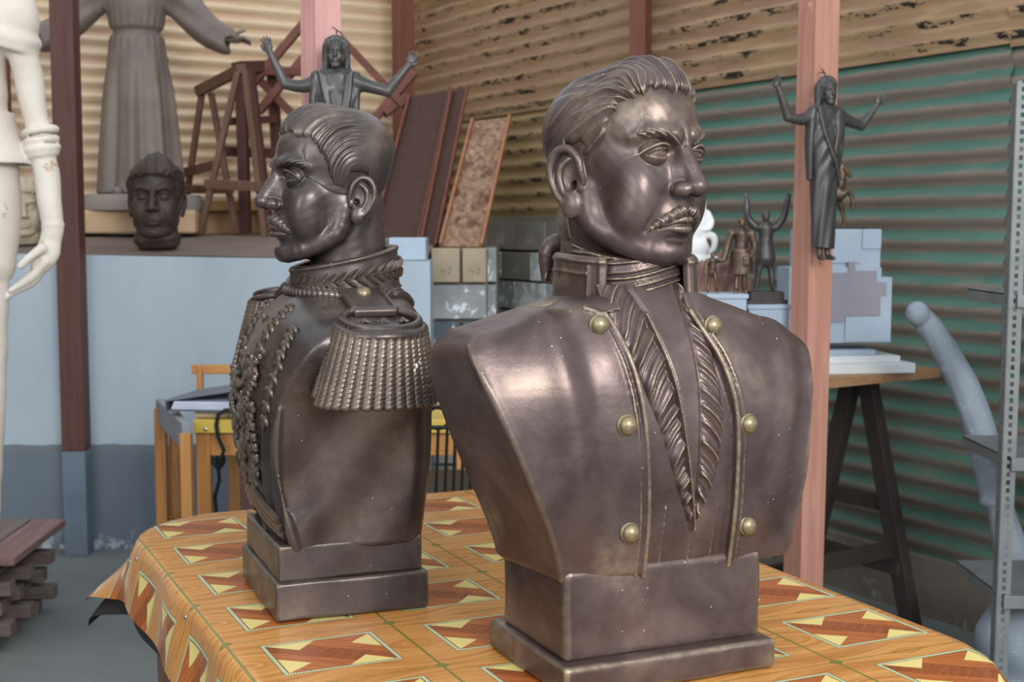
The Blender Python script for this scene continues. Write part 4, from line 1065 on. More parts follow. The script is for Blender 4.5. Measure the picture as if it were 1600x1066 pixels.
for s in (-1, 1):
    for path, n in (([(0.140, 0.462), (0.147, 0.440), (0.150, 0.41), (0.144, 0.37), (0.132, 0.325)], 9), ([(0.075, 0.490), (0.066, 0.45), (0.056, 0.37), (0.056, 0.24)], 13)):
        pp = [Vector((s * x, hit(fieldB, x, z) + 0.001, z)) for x, z in breast_path(path, n)]
        mt_ = MB(); mt_.tube([q - Vector((0, 0.001, 0)) for q in pp], 0.0042, 8); mt_.obj('braid_cord', M_BRF, BB, True)
        for i, p in enumerate(pp):
            t = (pp[min(i + 1, n - 1)] - pp[max(i - 1, 0)]); nr = Vector((s * 1.6 * abs(p.x), 1, 0.5 if p.z > 0.42 else 0.1))
            place_on(lm, 'braid_leaf', BB, p, t, nr, 1.15)
# chains and medals on the breast
medal = MB(); medal.lathe([(0.019, -0.003), (0.019, 0.002), (0.016, 0.004), (0.014, 0.003), (0.010, 0.003), (0.007, 0.006), (0.0005, 0.0065)], n=24)
for k_ in range(8):
    a = k_ * PI / 4; medal.box((0.023 * math.cos(a), 0.023 * math.sin(a), 0.0), (0.011, 0.007, 0.005), a, 0.001)
medal = medal.mesh('medal', True); medal.materials.append(M_BRF)
bar_ = MB(); bar_.box((0, 0, 0), (0.024, 0.013, 0.006), None, 0.0015); bar_.box((0, 0, 0.003), (0.018, 0.007, 0.004), None, 0.001)
bar_ = bar_.mesh('ribbon_bar', True); bar_.materials.append(M_BRF)
for x, z0, n in ((-0.082, 0.335, 6), (0.06, 0.33, 5)):
    for i in range(n):
        z = z0 - i * 0.0165; place_on(bar_, 'ribbon_bar', BB, (x, yfB(x, z) + 0.004, z), (0, 0, -1), (1.6 * x, 1, 0.02))
for x, z in ((-0.03, 0.395), (0.02, 0.36), (-0.035, 0.325), (0.03, 0.29), (-0.02, 0.265), (0.0, 0.225), (-0.055, 0.225), (-0.075, 0.385)):
    place_on(medal, 'medal', BB, (x, yfB(x, z) + 0.004, z), (0, 0, -1), (1.6 * x, 1, 0.02))
m = MB()
for j, (za, drop) in enumerate(((0.42, 0.06), (0.38, 0.07), (0.33, 0.08))):
    pts = []
    for i in range(25):
        x = -0.10 + 0.18 * i / 24; z = za - drop * math.sin(PI * i / 24); pts.append((x, yfB(x, z) + 0.006, z))
    for p in pts: m.box(p, (0.0075, 0.006, 0.0085), random.uniform(-.5, .5), 0.0015)
    m.tube(pts, 0.0022, 6)
m.obj('breast_chain', M_BRF, BB, True)
# sash round the waist front
m = MB()
for s in (1,):
    for j in range(3):
        pts = [(x, yfB(x, 0.17 + j * 0.013 - abs(x) * 0.35) + 0.003, 0.17 + j * 0.013 - abs(x) * 0.35) for x in np.linspace(-0.115, 0.115, 15)]
        m.tube(pts, 0.0065, 8)
m.obj('sash', M_BRF, BB, True)
# epaulettes
def rope_mesh(L=0.125, r=0.0066, n=14, k=72):
    V = []; Q = []
    for i in range(k + 1):
        z = -L * i / k; tw = i / k * 50.0
        env = 1.0 if i < k - 1 else (0.8 if i == k - 1 else 0.45)
        for j in range(n):
            a = 2 * PI * j / n; rr = r * (1.0 - 0.24 * math.exp(-(math.sin(1.5 * a + tw) / 0.32) ** 2)) * env
            V.append((rr * math.cos(a), rr * math.sin(a), z))
    for i in range(k):
        for j in range(n): Q.append((i * n + j, i * n + (j + 1) % n, (i + 1) * n + (j + 1) % n, (i + 1) * n + j))
    return np_mesh('fringe_cord', np.array(V), np.array(Q)[:, ::-1])
rope = rope_mesh(); rope.materials.append(M_BRF)
for s in (-1, 1):
    ep = None
    cx, cy, cz = (-0.218, -0.026, 0.468) if s < 0 else (0.212, 0.020, 0.486)
    def board(C, s=s):
        C.ell((cx, cy, cz - 0.016), (0.062, 0.072, 0.020), 0.004)
        C.tor((cx, cy, cz + 0.007), 0.050, 0.0055, rotm(ry=s * 14), 0.003, sc=(0.98, 1.16))
        C.tor((cx, cy, cz - 0.004), 0.056, 0.0060, rotm(ry=s * 14), 0.003, sc=(0.98, 1.16))
        C.box((s * 0.145, cy, 0.497), (0.052, 0.034, 0.006), 0.003, 0.004, rotm(ry=s * 17))
        for dy in (-0.031, 0.031): C.cap((s * 0.100, cy + dy, 0.516), (s * 0.185, cy + dy, 0.490), 0.0045, 0.0045, 0.002)
        C.cap((s * 0.185, cy - 0.033, 0.487), (s * 0.185, cy + 0.033, 0.487), 0.006, 0.006, 0.002)
        C.cap((s * 0.171, cy - 0.033, 0.491), (s * 0.171, cy + 0.033, 0.491), 0.0035, 0.0035, 0.002)
        for dy in (-0.03, 0.0, 0.03):
            for a in range(5):
                t = a * 2 * PI / 5; p0 = (cx + s * 0.016, cy + dy, cz + 0.006)
                C.cap(p0, (p0[0] + 0.011 * math.cos(t), p0[1] + 0.011 * math.sin(t), cz + 0.004), 0.0038, 0.0012, 0.002)
        C.ell((cx, cy, 0.395), (0.052, 0.066, 0.060), 0.006)
    ep = link('epaulette', sdf_mesh('epaulette', board, (min(s * 0.08, s * 0.31), -0.12, 0.32), (max(s * 0.08, s * 0.31), 0.10, 0.54), 0.0020), M_BRB, BB)
    mbt = link('epaulette_button', bm_, None, ep, (s * 0.122, cy, 0.508), (0, s * 0.30, 0))
    N = 34
    for i in range(N):
        a = 2 * PI * i / N
        if math.cos(a) < -0.72: continue
        R = Vector((s * math.cos(a), math.sin(a), 0))
        p0 = Vector((cx + R.x * 0.054, cy + R.y * 0.066, cz - 0.004 - 0.014 * max(math.cos(a), 0)))
        p1 = Vector((cx + R.x * 0.075, cy + 0.010 + R.y * 0.092, 0.345 + (0.012 if math.cos(a) < 0 else 0)))
        d = (p0 - p1); z = d.normalized(); x = Vector((-R.y, R.x, 0)); y = z.cross(x).normalized(); x = y.cross(z)
        o = bpy.data.objects.new('fringe_cord', rope); COL.objects.link(o); o.parent = ep
        o.matrix_local = Matrix.Translation(p0) @ Matrix((x, y, z)).transposed().to_4x4() @ Matrix.Diagonal((1.36, 1.1, d.length / 0.125, 1))
# knocked-off paint: white chips on the fringe, a scratch on the base
ch_ = MB()
for px, py, w, h in ((651, 572, 4, 7), (648, 579, 3, 5), (655, 566, 2, 3)):
    a = BB.matrix_basis.inverted() @ at(px, py, 1.953); ch_.box(a, (0.004, 0.0035 * w / 4, 0.0010 * h), None, 0.0014)
o = ch_.obj('paint_chip', plain('bare_plaster', 'D8D6D4', 'ECEAE8', 0.8, 20), BB); o['label'] = 'white chip on the epaulette fringe'
# ------------------------------------------------------------------ figures, coarse clay
M_DARKB = bronze('dark_resin', '3A3838', '4E4C4C', '77706A', rough=0.42, metal=0.3, gain=0.7, spk=False)
M_ROBE = plain('grey_brown_clay', '6E625C', '857870', 0.5, 5, spec=0.4)
M_BLACKCLAY = plain('black_clay', '3A302D', '463B37', 0.5, 9)
M_WHITE = plain('white_plaster', 'C8BEB2', 'DCD5CC', 0.75, 4, spots=('B6A48C', 3, 0.64))
M_WHITE2 = plain('chalk_white', 'D6D8D8', 'E6E8E8', 0.8, 6)
M_CREAM = plain('cream_clay', 'B3A58F', 'C6B8A2', 0.8, 5)
M_SMALLB = bronze('small_bronze', '3C3029', '5A483C', 'A48A62', rough=0.4, metal=0.4, spk=False, scale=3)
M_MODEL = plain('pale_blue_model_paint', '98A7B8', 'A6B4C4', 0.7, 6)
M_MODELW = plain('white_board', 'CDD3D6', 'DADEDF', 0.7, 6)
M_PURPLE = plain('grey_mauve_paint', '84828F', '92909C', 0.7, 5)
M_TAN = wood('tan_tabletop', '8E6A4B', 'B08A66', 'X', 0.6)
M_BLACKW = wood('blackened_timber', '2E2726', '3E3532', 'Z', 0.65)
M_GALV = plain('galvanised_grey', '6C6F70', '808384', 0.5, 10, metal=0.3)
M_BLUEGREY = plain('grey_blue_clay', '77828F', '8D98A4', 0.7, 7, spots=('A6AFB8', 4, 0.62))
M_ORNG = wood('varnished_pine', 'A06A34', 'C58C4E', 'Z', 0.4)
M_ORNX = wood('varnished_pine_rail', 'A06A34', 'C58C4E', 'X', 0.4)
M_IRON = plain('black_iron', '1B1A1B', '262425', 0.45, 20, metal=0.5)
STC = dict(full=1.0, jaw=1.0, look=0.1, ear=(7.0, -0.8, -2.6), ears=1.0, frown=1, lines=1,
           line=([-12, -6, -4.2, -3.6, -2.6, 0.2, 0.8, 2.6, 3.4, 4.6, 5.8, 7.4, 9.5], [-9, -8.5, -7.0, -3, 1.0, 1.0, -2.2, -1.6, 1.2, 4.0, 5.2, 5.6, 6.0]),
           pomp=2.2, px=-1.5, flow=flowA, amp=0.5, famp=0.1, thick=1.1)
STJ = dict(full=0.9, jaw=0.85, look=0.0, ear=(6.5, -1, -2.6), ears=0.8, frown=0, lines=0, line=([-9, 9], [0, 0]), pomp=0, flow=flowA)
# dark clay head on the platform
p = at(240, 392, 5.80)
hd = empty('clay_bust', (p.x, 5.86, platz(p.x, 5.86)), math.radians(180 + 8), 'nearly black clay head of an older man with wavy hair on the dusty platform', 'bust')
XC = dict(sc=0.0143, off=(0, 0, 0.235))
link('head', sdf_mesh('head', lambda C: sculpt_head(C, STC), (-10, -12, -15), (10, 13.5, 12.5), 0.22, xf=xf_scale(**XC)), M_BLACKCLAY, hd)
link('hair', sdf_mesh('hair', lambda C: C.fn(lambda P: hair_field(P, STC)), (-10.5, -13, -13), (10.5, 12.5, 16.5), 0.25, xf=xf_scale(**XC)), M_BLACKCLAY, hd)
def cneck(C):
    C.cap((0, -0.02, 0.055), (0, -0.025, 0.10), 0.093, 0.085, flat=((0, 0, 1), 0.6)); C.box((0, -0.02, 0.05), (0.098, 0.085, 0.048), 0.05, 0.01)
    C.disp(lambda P: 0.002 * np.sin(P[:, 2] * 160 + P[:, 0] * 20))
link('neck_block', sdf_mesh('neck_block', cneck, (-0.13, -0.14, -0.01), (0.13, 0.10, 0.17), 0.006), M_BLACKCLAY, hd)
# cream clay head half hidden behind the white figure
p = at(22, 372, 5.85)
h2 = empty('clay_bust', (p.x, 5.95, platz(p.x, 5.95)), math.radians(180 + 25), 'cream clay head partly hidden behind the white plaster figure', 'bust')
for ch in list(hd.children):
    c = ch.copy(); c.data = ch.data.copy(); c.data.materials.clear(); c.data.materials.append(M_CREAM); COL.objects.link(c); c.parent = h2
h2.scale = (0.72,) * 3
# ---- open-armed robed figure (two casts), local metres: feet at z = 0, height about 0.535, facing +y
def sculpt_robed(C):
    k = 0.010
    def robe(P):
        x, y, z = P[:, 0], P[:, 1], P[:, 2]
        hw = np.interp(z, [0.03, 0.10, 0.22, 0.30, 0.36, 0.405, 0.43, 0.45], [0.034, 0.037, 0.043, 0.048, 0.056, 0.062, 0.055, 0.03])
        hd_ = np.interp(z, [0.03, 0.10, 0.25, 0.38, 0.43, 0.45], [0.026, 0.027, 0.030, 0.033, 0.026, 0.015])
        a = np.arctan2(x / hw, y / hd_ + 1e-6); r = np.sqrt((x / hw) ** 2 + (y / hd_) ** 2)
        lower = sm(0.30 - z, 0.0, 0.10)
        diag = 0.06 * np.sin(a * 7 + z * 26 + 1.0) * lower + 0.05 * np.sin((x * 1.0 + z * 0.55) * 170) * (1 - lower) * sm(z, 0.1, 0.3)
        d = (r - 1 - diag) * np.minimum(hw, hd_) * 0.75
        return np.maximum(np.maximum(d, 0.032 + 0.10 * np.abs(x + 0.02) - z), z - 0.445)
    C.fn(robe)
    # open chest
    C.fn(lambda P: np.maximum(np.maximum(0.026 + 0.0 * P[:, 0] - P[:, 1], np.abs(P[:, 0] + 0.004) - 0.34 * (P[:, 2] - 0.30)), 0.30 - P[:, 2]) , 0.004, cut=True, c=(0, 0.03, 0.37), r=0.12)
    C.ell((0.016, 0.014, 0.395), (0.020, 0.015, 0.018), 0.006); C.ell((-0.020, 0.014, 0.395), (0.020, 0.015, 0.018), 0.006); C.ell((0, 0.010, 0.36), (0.025, 0.016, 0.04), 0.008)
    # hanging folds at the sides, sash across
    C.chain([(0.052, 0.004, 0.43), (0.060, 0.006, 0.34), (0.056, 0.004, 0.235)], [0.012, 0.011, 0.007], 0.004, 0.004, flat=((0, 1, 0), 1.5))
    C.chain([(-0.050, 0.006, 0.43), (-0.050, 0.010, 0.35), (-0.044, 0.010, 0.27)], [0.010, 0.009, 0.006], 0.004, 0.004)
    for o in (0, 0.012, 0.024):
        C.chain([(0.040 - o * 0.6, 0.024, 0.435 - o * 0.4), (0.026 - o * 0.6, 0.031, 0.37 - o), (-0.002 - o * 0.6, 0.036, 0.30 - o), (-0.036, 0.026, 0.235 - o)], [0.004, 0.0045, 0.0045, 0.003], 0.004, 0.002)
        C.chain([(-0.040 + o * 0.5, 0.024, 0.435 - o * 0.3), (-0.034 + o * 0.5, 0.030, 0.37), (-0.018 + o * 0.4, 0.034, 0.305)], [0.004, 0.0045, 0.003], 0.004, 0.002)
    # neck, head, long hair
    C.cap((0, 0.0, 0.42), (0, 0.006, 0.46), 0.014, 0.0125, 0.010)
    C.cap((0.028, 0, 0.425), (-0.028, 0, 0.425), 0.016, 0.016, 0.012)
    embed(C, lambda s: sculpt_head(s, STJ), 0.0029, (0, 0.006, 0.487), 0, 0, 0.003, 16)
    for s in (1, -1):
        C.chain([(s * 0.004, 0.006, 0.522), (s * 0.020, 0.006, 0.512), (s * 0.0255, 0.0, 0.487), (s * 0.026, -0.004, 0.460), (s * 0.031, -0.002, 0.435)], [0.009, 0.010, 0.0095, 0.010, 0.006], 0.006, 0.005)
    C.ell((0, -0.010, 0.490), (0.028, 0.026, 0.034), 0.006); C.cap((0, -0.018, 0.48), (0, -0.020, 0.435), 0.022, 0.018, 0.006)
    C.ell((0, 0.026, 0.453), (0.012, 0.010, 0.009), 0.005)
    C.disp(lambda P: 0.0012 * np.sin(P[:, 0] * 900 + 3 * np.sin(P[:, 2] * 40)) * (P[:, 1] < 0.02), c=(0, -0.005, 0.48), r=0.055)
    # arms with open hands; + side hand held higher
    for s, el, wr_, tip in ((1, (0.130, 0.0, 0.408), (0.166, 0.004, 0.485), (0.177, 0.006, 0.527)), (-1, (-0.128, 0.0, 0.390), (-0.180, 0.004, 0.452), (-0.200, 0.006, 0.490))):
        C.chain([(s * 0.045, 0, 0.415), (s * 0.085, 0.002, 0.402), el], [0.021, 0.0165, 0.0135], 0.008, 0.004)
        C.chain([el, tuple((np.array(el) + wr_) / 2), wr_], [0.0135, 0.0120, 0.0075], 0.004, 0.003)
        w = vec(*wr_); t = vec(*tip); d = (t - w) / np.linalg.norm(t - w); sd = vec(-d[2], 0, d[0]) * s
        pm = w + d * 0.015; C.cap(w, pm, 0.0075, 0.0095, 0.004, flat=((0, 1, 0), 0.62))
        C.cap(pm - sd * 0.003, pm + sd * 0.003, 0.0085, 0.0085, 0.003, flat=((0, 1, 0), 0.6))
        for i, (o, L) in enumerate(((-0.0085, 0.022), (-0.003, 0.026), (0.0028, 0.025), (0.008, 0.019))):
            b = pm + sd * o + d * 0.004; C.cap(b, b + d * L * 0.9 + sd * o * 0.35 + vec(0, 0.003, 0), 0.0031, 0.0024, 0.0012)
        b = w + d * 0.006 - sd * s * s * 0.006; C.chain([tuple(b), tuple(b - sd * 0.009 + d * 0.008), tuple(b - sd * 0.011 + d * 0.018)], [0.0035, 0.0034, 0.0025], 0.002, 0.001)
    # feet
    for s in (1, -1):
        C.cap((s * 0.013, 0.0, 0.05), (s * 0.014, 0.004, 0.016), 0.0085, 0.008, 0.003); C.cap((s * 0.014, 0.006, 0.009), (s * 0.017, 0.030, 0.006), 0.0085, 0.006, 0.004)
me_j = sdf_mesh('robed_figure', sculpt_robed, (-0.22, -0.055, -0.01), (0.22, 0.06, 0.56), 0.0024)
me_j.materials.append(M_DARKB)
def bolt(p, a, b, parent):
    m = MB(); m.tube([a, b], 0.004, 6); o = m.obj('hook_wire', M_IRON, parent); return o
def place_j(px, py_head, Y, rz, label, sc=1.0):
    p = at(px, py_head, Y); z0 = p.z - 0.527 * sc
    e = empty('robed_figurine', (p.x, Y, z0), math.radians(180 + rz), label, 'figurine', None, sc)
    link('body', me_j, None, e)
    m = MB(); m.tube([(0.0, -0.004, 0.52), (0.0, -0.012, 0.545), (0.010, -0.012, 0.552), (-0.012, -0.02, 0.538)], 0.0014, 6)
    m.tube([(0.0, -0.012, 0.540), (0.0, -0.035, 0.542)], 0.0016, 6); m.obj('hook_wire', M_IRON, e)
    return e
place_j(525, 57, 3.45, 2, 'dark bronze open-armed robed figurine seen above the officer bust, hung on the pink post')
place_j(1291, 120, 3.92, 24, 'dark open-armed robed figurine hung by a hook on the salmon post')
# ---- big robed statue on the platform, local metres scaled 1/318 per px
p = at(205, 328, 6.45); zb = platz(p.x, 6.45)
rs = empty('robed_statue', (p.x, 6.62, 1.335), math.radians(180 + 6), 'life-size grey robed statue with arms spread on a grey slab and tan plinth', 'statue')
m = MB(); m.box((0.02, 0, 0.055), (0.62, 0.46, 0.11), None, 0.012); o = m.obj('tan_plinth', plain('tan_plinth', 'B99A7C', 'CDB08F', 0.9, 4), rs)
m = MB(); m.lathe([(0.30, 0), (0.305, 0.035), (0.29, 0.075)], (0, 0, 0.11), 36); o = m.obj('round_slab', M_BLUEGREY if False else plain('grey_slab', '8B827B', '9A918A', 0.8, 5), rs, True)
def sculpt_big(C):
    def robe(P):
        x, y, z = P[:, 0], P[:, 1], P[:, 2]
        hw = np.interp(z, [0.17, 0.4, 0.7, 0.92, 0.965, 1.02, 1.15, 1.35, 1.42], [0.205, 0.185, 0.160, 0.132, 0.124, 0.132, 0.150, 0.165, 0.09])
        hd_ = np.interp(z, [0.17, 0.5, 0.95, 1.1, 1.35, 1.42], [0.17, 0.14, 0.10, 0.115, 0.11, 0.06])
        a = np.arctan2(x / hw, y / hd_ + 1e-6); r = np.sqrt((x / hw) ** 2 + (y / hd_) ** 2)
        f = sm(0.95 - z, 0.0, 0.35)
        g = f * (0.085 * np.sin(a * 8 + 0.6 * np.sin(z * 3)) + 0.03 * np.sin(a * 17 + 1)) + 0.03 * np.sin(a * 22 + z * 6) * np.exp(-((z - 0.965) / 0.10) ** 2)
        d = (r - 1 - g) * np.minimum(hw, hd_) * 0.8
        return np.maximum(np.maximum(d, 0.19 - z), z - 1.41)
    C.fn(robe)
    C.tor((0, 0, 0.968), 0.105, 0.014, None, 0.02, sc=(1.2, 0.98), cut=True)
    C.fn(lambda P: np.abs(P[:, 1] - 0.118) * 0.7 + np.maximum(np.abs(np.abs(P[:, 0]) - 0.32 * (P[:, 2] - 1.14)) - 0.008, 0) + np.maximum(1.14 - P[:, 2], 0) - 0.007, 0.01, cut=True, c=(0, 0.1, 1.25), r=0.2)
    for s in (1, -1):
        C.chain([(s * 0.12, 0, 1.32), (s * 0.22, 0.01, 1.13), (s * 0.33, 0.03, 0.985), (s * 0.42, 0.05, 0.935)], [0.090, 0.088, 0.078, 0.068], 0.05, 0.03)
        C.ell((s * 0.455, 0.055, 0.925), (0.04, 0.05, 0.05), 0.01, cut=True)
        C.disp(lambda P, s=s: 0.006 * np.sin((P[:, 0] * s * 0.7 + P[:, 2]) * 55) * (P[:, 0] * s > 0.15) * (P[:, 2] > 0.84))
        C.chain([(s * 0.40, 0.05, 0.945), (s * 0.455, 0.06, 0.935), (s * 0.485, 0.065, 0.935)], [0.025, 0.024, 0.028], 0.01, 0.01, flat=((0, 0, 1), 0.7))
        for i, dy in enumerate((-0.024, -0.008, 0.008, 0.024)):
            C.chain([(s * 0.485, 0.065 + dy, 0.937), (s * 0.52, 0.07 + dy * 1.2, 0.928 + 0.004 * i), (s * (0.555 - abs(dy) * 0.4), 0.075 + dy * 1.2, 0.912 + 0.004 * i)], [0.010, 0.0095, 0.007], 0.004, 0.004)
        C.chain([(s * 0.465, 0.085, 0.945), (s * 0.50, 0.098, 0.965), (s * 0.525, 0.10, 0.972)], [0.011, 0.010, 0.008], 0.006, 0.004)
    C.cap((0, 0, 1.38), (0, 0.01, 1.48), 0.05, 0.045, 0.03)
    embed(C, lambda s: sculpt_head(s, STJ), 0.0095, (0, 0.01, 1.56), 0, 0, 0.01, 16)
    for s in (1, -1):
        C.chain([(s * 0.02, 0.0, 1.67), (s * 0.075, 0.0, 1.62), (s * 0.085, -0.01, 1.5), (s * 0.10, 0, 1.40)], [0.03, 0.032, 0.033, 0.02], 0.02, 0.02)
    C.ell((0, -0.03, 1.56), (0.09, 0.085, 0.115), 0.02)
    for s in (1, -1): C.cap((s * 0.06, 0.10, 0.205), (s * 0.075, 0.19, 0.200), 0.030, 0.024, 0.01)
link('body', sdf_mesh('body', sculpt_big, (-0.66, -0.22, 0.17), (0.66, 0.26, 1.72), 0.0085), M_ROBE, rs)
# ---- white plaster figure at the left edge: metres, origin on the floor, x = image right, z up, scale 538 px/m at Y = 3.9
p = at(0, 533, 3.9); wf = empty('plaster_figure', (p.x, 3.9, 0), 0, 'white plaster figure at the left edge with puffed shoulder, thick bracelet and hanging hand', 'statue')
def wx(px, py, dy=0.0):
    q = at(px, py, 3.9 + dy); return (q.x - p.x, dy, q.z)
def sculpt_white(C):
    C.chain([wx(-62, -60), wx(-60, 20), wx(-48, 110), wx(-38, 165), wx(-42, 230)], [0.10, 0.115, 0.10, 0.085, 0.105], 0.03, 0.03)
    C.chain([wx(-20, 20), wx(18, 5)], [0.10, 0.05], 0.04)
    C.ell(wx(8, 30), (0.095, 0.085, 0.105), 0.03); C.fn(lambda P: P[:, 2] - wx(0, 82)[2] - 0.02 * np.sin(P[:, 0] * 60), 0.004, cut=False) if False else None
    q_ = wx(6, 72); C.tor(q_, 0.088, 0.009, rotm(ry=14), 0.012, sc=(1.0, 0.9)); q_ = wx(8, 58); C.tor(q_, 0.080, 0.022, rotm(ry=14), 0.02, sc=(1.0, 0.9))
    C.chain([wx(28, 55), wx(44, 120), wx(58, 200)], [0.044, 0.041, 0.033], 0.015, 0.01)
    C.chain([wx(62, 200), wx(72, 270), wx(80, 335), wx(82, 362)], [0.030, 0.037, 0.032, 0.027], 0.006, 0.01)
    for i, (py, r) in enumerate(((205, 0.042), (220, 0.040), (233, 0.042), (241, 0.036))):
        q = wx(63 + i * 1.5, py); C.tor(q, r, 0.011, rotm(ry=-9), 0.006)
    C.tor(wx(82, 352), 0.026, 0.006, rotm(ry=-4), 0.006)
    # hand: wrist bends down and inward, fingers reaching left
    C.chain([wx(82, 360), wx(76, 392), wx(64, 412)], [0.029, 0.034, 0.032], 0.02, 0.01, flat=((0, 1, 0), 0.7))
    for i, (a, b, c, dy) in enumerate((((70, 410), (48, 434), (16, 454), -0.018), ((70, 414), (52, 440), (14, 462), -0.003), ((72, 404), (52, 436), (22, 458), 0.012), ((70, 398), (50, 428), (26, 450), 0.026))):
        C.chain([wx(*a, dy), wx(*b, dy), wx(*c, dy)], [0.014, 0.0125, 0.009], 0.008, 0.006)
    C.chain([wx(66, 388, -0.03), wx(44, 404, -0.04), wx(32, 416, -0.042)], [0.014, 0.013, 0.010], 0.010, 0.006)
    # peplum and trousers
    def pep(P):
        z = P[:, 2]; z0 = wx(0, 255)[2]; z1 = wx(0, 175)[2]; t = np.clip((z1 - z) / (z1 - z0), 0, 1)
        cx = wx(-40, 0)[0]; R = 0.09 + 0.052 * t ** 1.5; r = np.hypot(P[:, 0] - cx, P[:, 1])
        return np.maximum(np.abs(r - R) - 0.008, np.maximum(z0 + 0.10 * (P[:, 0] - cx) * -0.3 - z, z - z1)) * 0.8
    C.fn(pep, 0.012)
    C.chain([wx(-32, 240), wx(-28, 330), wx(-30, 405)], [0.105, 0.108, 0.098], 0.02, 0.02); 
    C.fn(lambda P: wx(0, 418)[2] + 0.012 * np.sin(P[:, 0] * 40) - P[:, 2] if False else np.full(len(P), 1.0), 0)
    C.chain([wx(-25, 410), wx(-22, 520), wx(-26, 640), wx(-28, 800), wx(-30, 990)], [0.07, 0.060, 0.062, 0.05, 0.04], 0.01, 0.02)
    C.chain([wx(-90, 410), wx(-94, 520), wx(-96, 640), wx(-98, 800), wx(-100, 990)], [0.07, 0.060, 0.062, 0.05, 0.04], 0.01, 0.02)
    C.chain([wx(-88, 240), wx(-92, 330), wx(-92, 405)], [0.105, 0.108, 0.098], 0.02, 0.02)
    for x in (-30, -100): C.cap(wx(x, 1060), wx(x, 1075, -0.10), 0.045, 0.035, 0.02)
    C.ell(wx(-130, 30), (0.095, 0.085, 0.105), 0.03)
    C.chain([wx(-150, 55), wx(-170, 120), wx(-180, 200), wx(-190, 360), wx(-186, 400)], [0.044, 0.041, 0.033, 0.028, 0.03], 0.015, 0.01)
    for dy in (-0.02, -0.006, 0.008, 0.02): C.chain([wx(-186, 400, dy), wx(-180, 430, dy), wx(-172, 455, dy)], [0.013, 0.012, 0.008], 0.008, 0.004)
    C.cap(wx(-61, -60), wx(-61, -140), 0.055, 0.047, 0.04)
    C.disp(lambda P: 0.0012 * wob(P, 40, 30, 50))
link('body', sdf_mesh('body', sculpt_white, (-0.50, -0.18, 0.0), (0.22, 0.16, 2.12), 0.0065), M_WHITE, wf)
embed_h = dict(sc=0.0105, rz=190, off=(wx(-61, -150)[0], 0, wx(-61, -165)[2]))
link('head', sdf_mesh('head', lambda C: sculpt_head(C, STJ), (-10, -12, -15), (10, 13.5, 12.5), 0.5, xf=xf_scale(**embed_h)), M_WHITE, wf)
# ------------------------------------------------------------------ model table on the right
A_ = Vector((0.549, 3.90, 0)); B_ = Vector((1.446, 4.52, 0)); dn = Vector((-0.58, 0.815, 0)) * 0.46; TZ = 0.893
mt = empty('trestle_table', tuple((A_ + B_) / 2), 0, 'tan-topped table on black trestles carrying the small statues and the pale blue model', 'table'); inv = mt.location
m = MB(); m.prism([A_ - inv + Vector((0, 0, TZ - 0.03)), B_ - inv + Vector((0, 0, TZ - 0.03)), B_ + dn - inv + Vector((0, 0, TZ - 0.03)), A_ + dn - inv + Vector((0, 0, TZ - 0.03))], (0, 0, 0), (0, 0, 0.03)); m.obj('tabletop', M_TAN, mt)
D_ = (B_ - A_).normalized()
for end, s in ((B_ - D_ * 0.13, 1), (A_ + D_ * 0.12, -1)):
    c = end + dn * 0.5; n_ = dn.normalized()
    for q in (1, -1):
        for o_ in (0.0,):
            m = MB(); m.bar(c + n_ * q * 0.03 - inv + Vector((0, 0, TZ - 0.03)), c + n_ * q * 0.25 - inv, 0.06, 0.045, up=tuple(D_), bev=0.003); m.obj('leg', M_BLACKW, mt)
    for z, w in ((0.42, 0.13), (0.22, 0.19)):
        m = MB(); m.bar(c - n_ * w + D_ * 0.02 * (1 if z > 0.3 else -1) - inv + Vector((0, 0, z)), c + n_ * w + D_ * 0.02 - inv + Vector((0, 0, z)), 0.025, 0.05, bev=0.003, ext=0.02); m.obj('rail', M_BLACKW, mt)
for q in (1, -1):
    m = MB(); m.bar(B_ - D_ * 0.13 + dn * 0.5 + dn.normalized() * q * 0.17 - inv + Vector((0, 0, 0.28)), A_ + D_ * 0.12 + dn * 0.5 + dn.normalized() * q * 0.17 - inv + Vector((0, 0, 0.28)), 0.025, 0.055, bev=0.003); m.obj('long_rail', M_BLACKW, mt)
def tabp(px, back):            # point on the table top behind its front edge under pixel column px
    t = (px - 800) / F; r = A_.x - t * A_.y; s = D_.x - t * D_.y; w = dn.normalized(); r += back * (w.x - t * w.y)
    q = A_ + D_ * (-r / s) + w * back; return Vector((q.x, q.y, TZ))
RT = math.atan2(D_.y, D_.x)
def zat(py, Y): return at(800, py, Y).z
# white slabs and model
def flatbox(name, px0, px1, pyt, pyb, back, depth, mat, label, cat, group=None, rz=RT * 0.25, z0=None):
    c = tabp((px0 + px1) / 2, back); Y = c.y; w = (px1 - px0) / F * Y; zb = z0 if z0 is not None else TZ; zt_ = zat(pyt, Y)
    e = empty(name, (c.x, Y, zb), rz, label, cat, group); return e, w, zt_ - zb, Y, c
e, w, h, Y, c = flatbox('white_slab', 1225, 1412, 556, 572, 0.16, 0.2, M_MODELW, 'wide white slab lying on the tan table, lowest of the stack', 'slab'); m = MB(); m.box((0, 0, 0.016), (w, 0.26, 0.032), None, 0.002); m.obj('board', M_MODELW, e); ZS = TZ + 0.032
e2 = empty('white_slab', (c.x - 0.02, Y + 0.01, ZS), RT * 0.25, 'narrower white slab on top of the wide white slab', 'slab'); m = MB(); m.box((0, 0, 0.011), (w * 0.9, 0.22, 0.022), None, 0.002); m.obj('board', M_MODELW, e2); ZS += 0.022
Ym = Y + 0.03; pm = at(1303, 450, Ym); Sc = F / Ym
mo_ = empty('monument_model', (pm.x, Ym, ZS), math.radians(4), 'pale blue stepped monument model with a mauve panel, standing on white slabs', 'model')
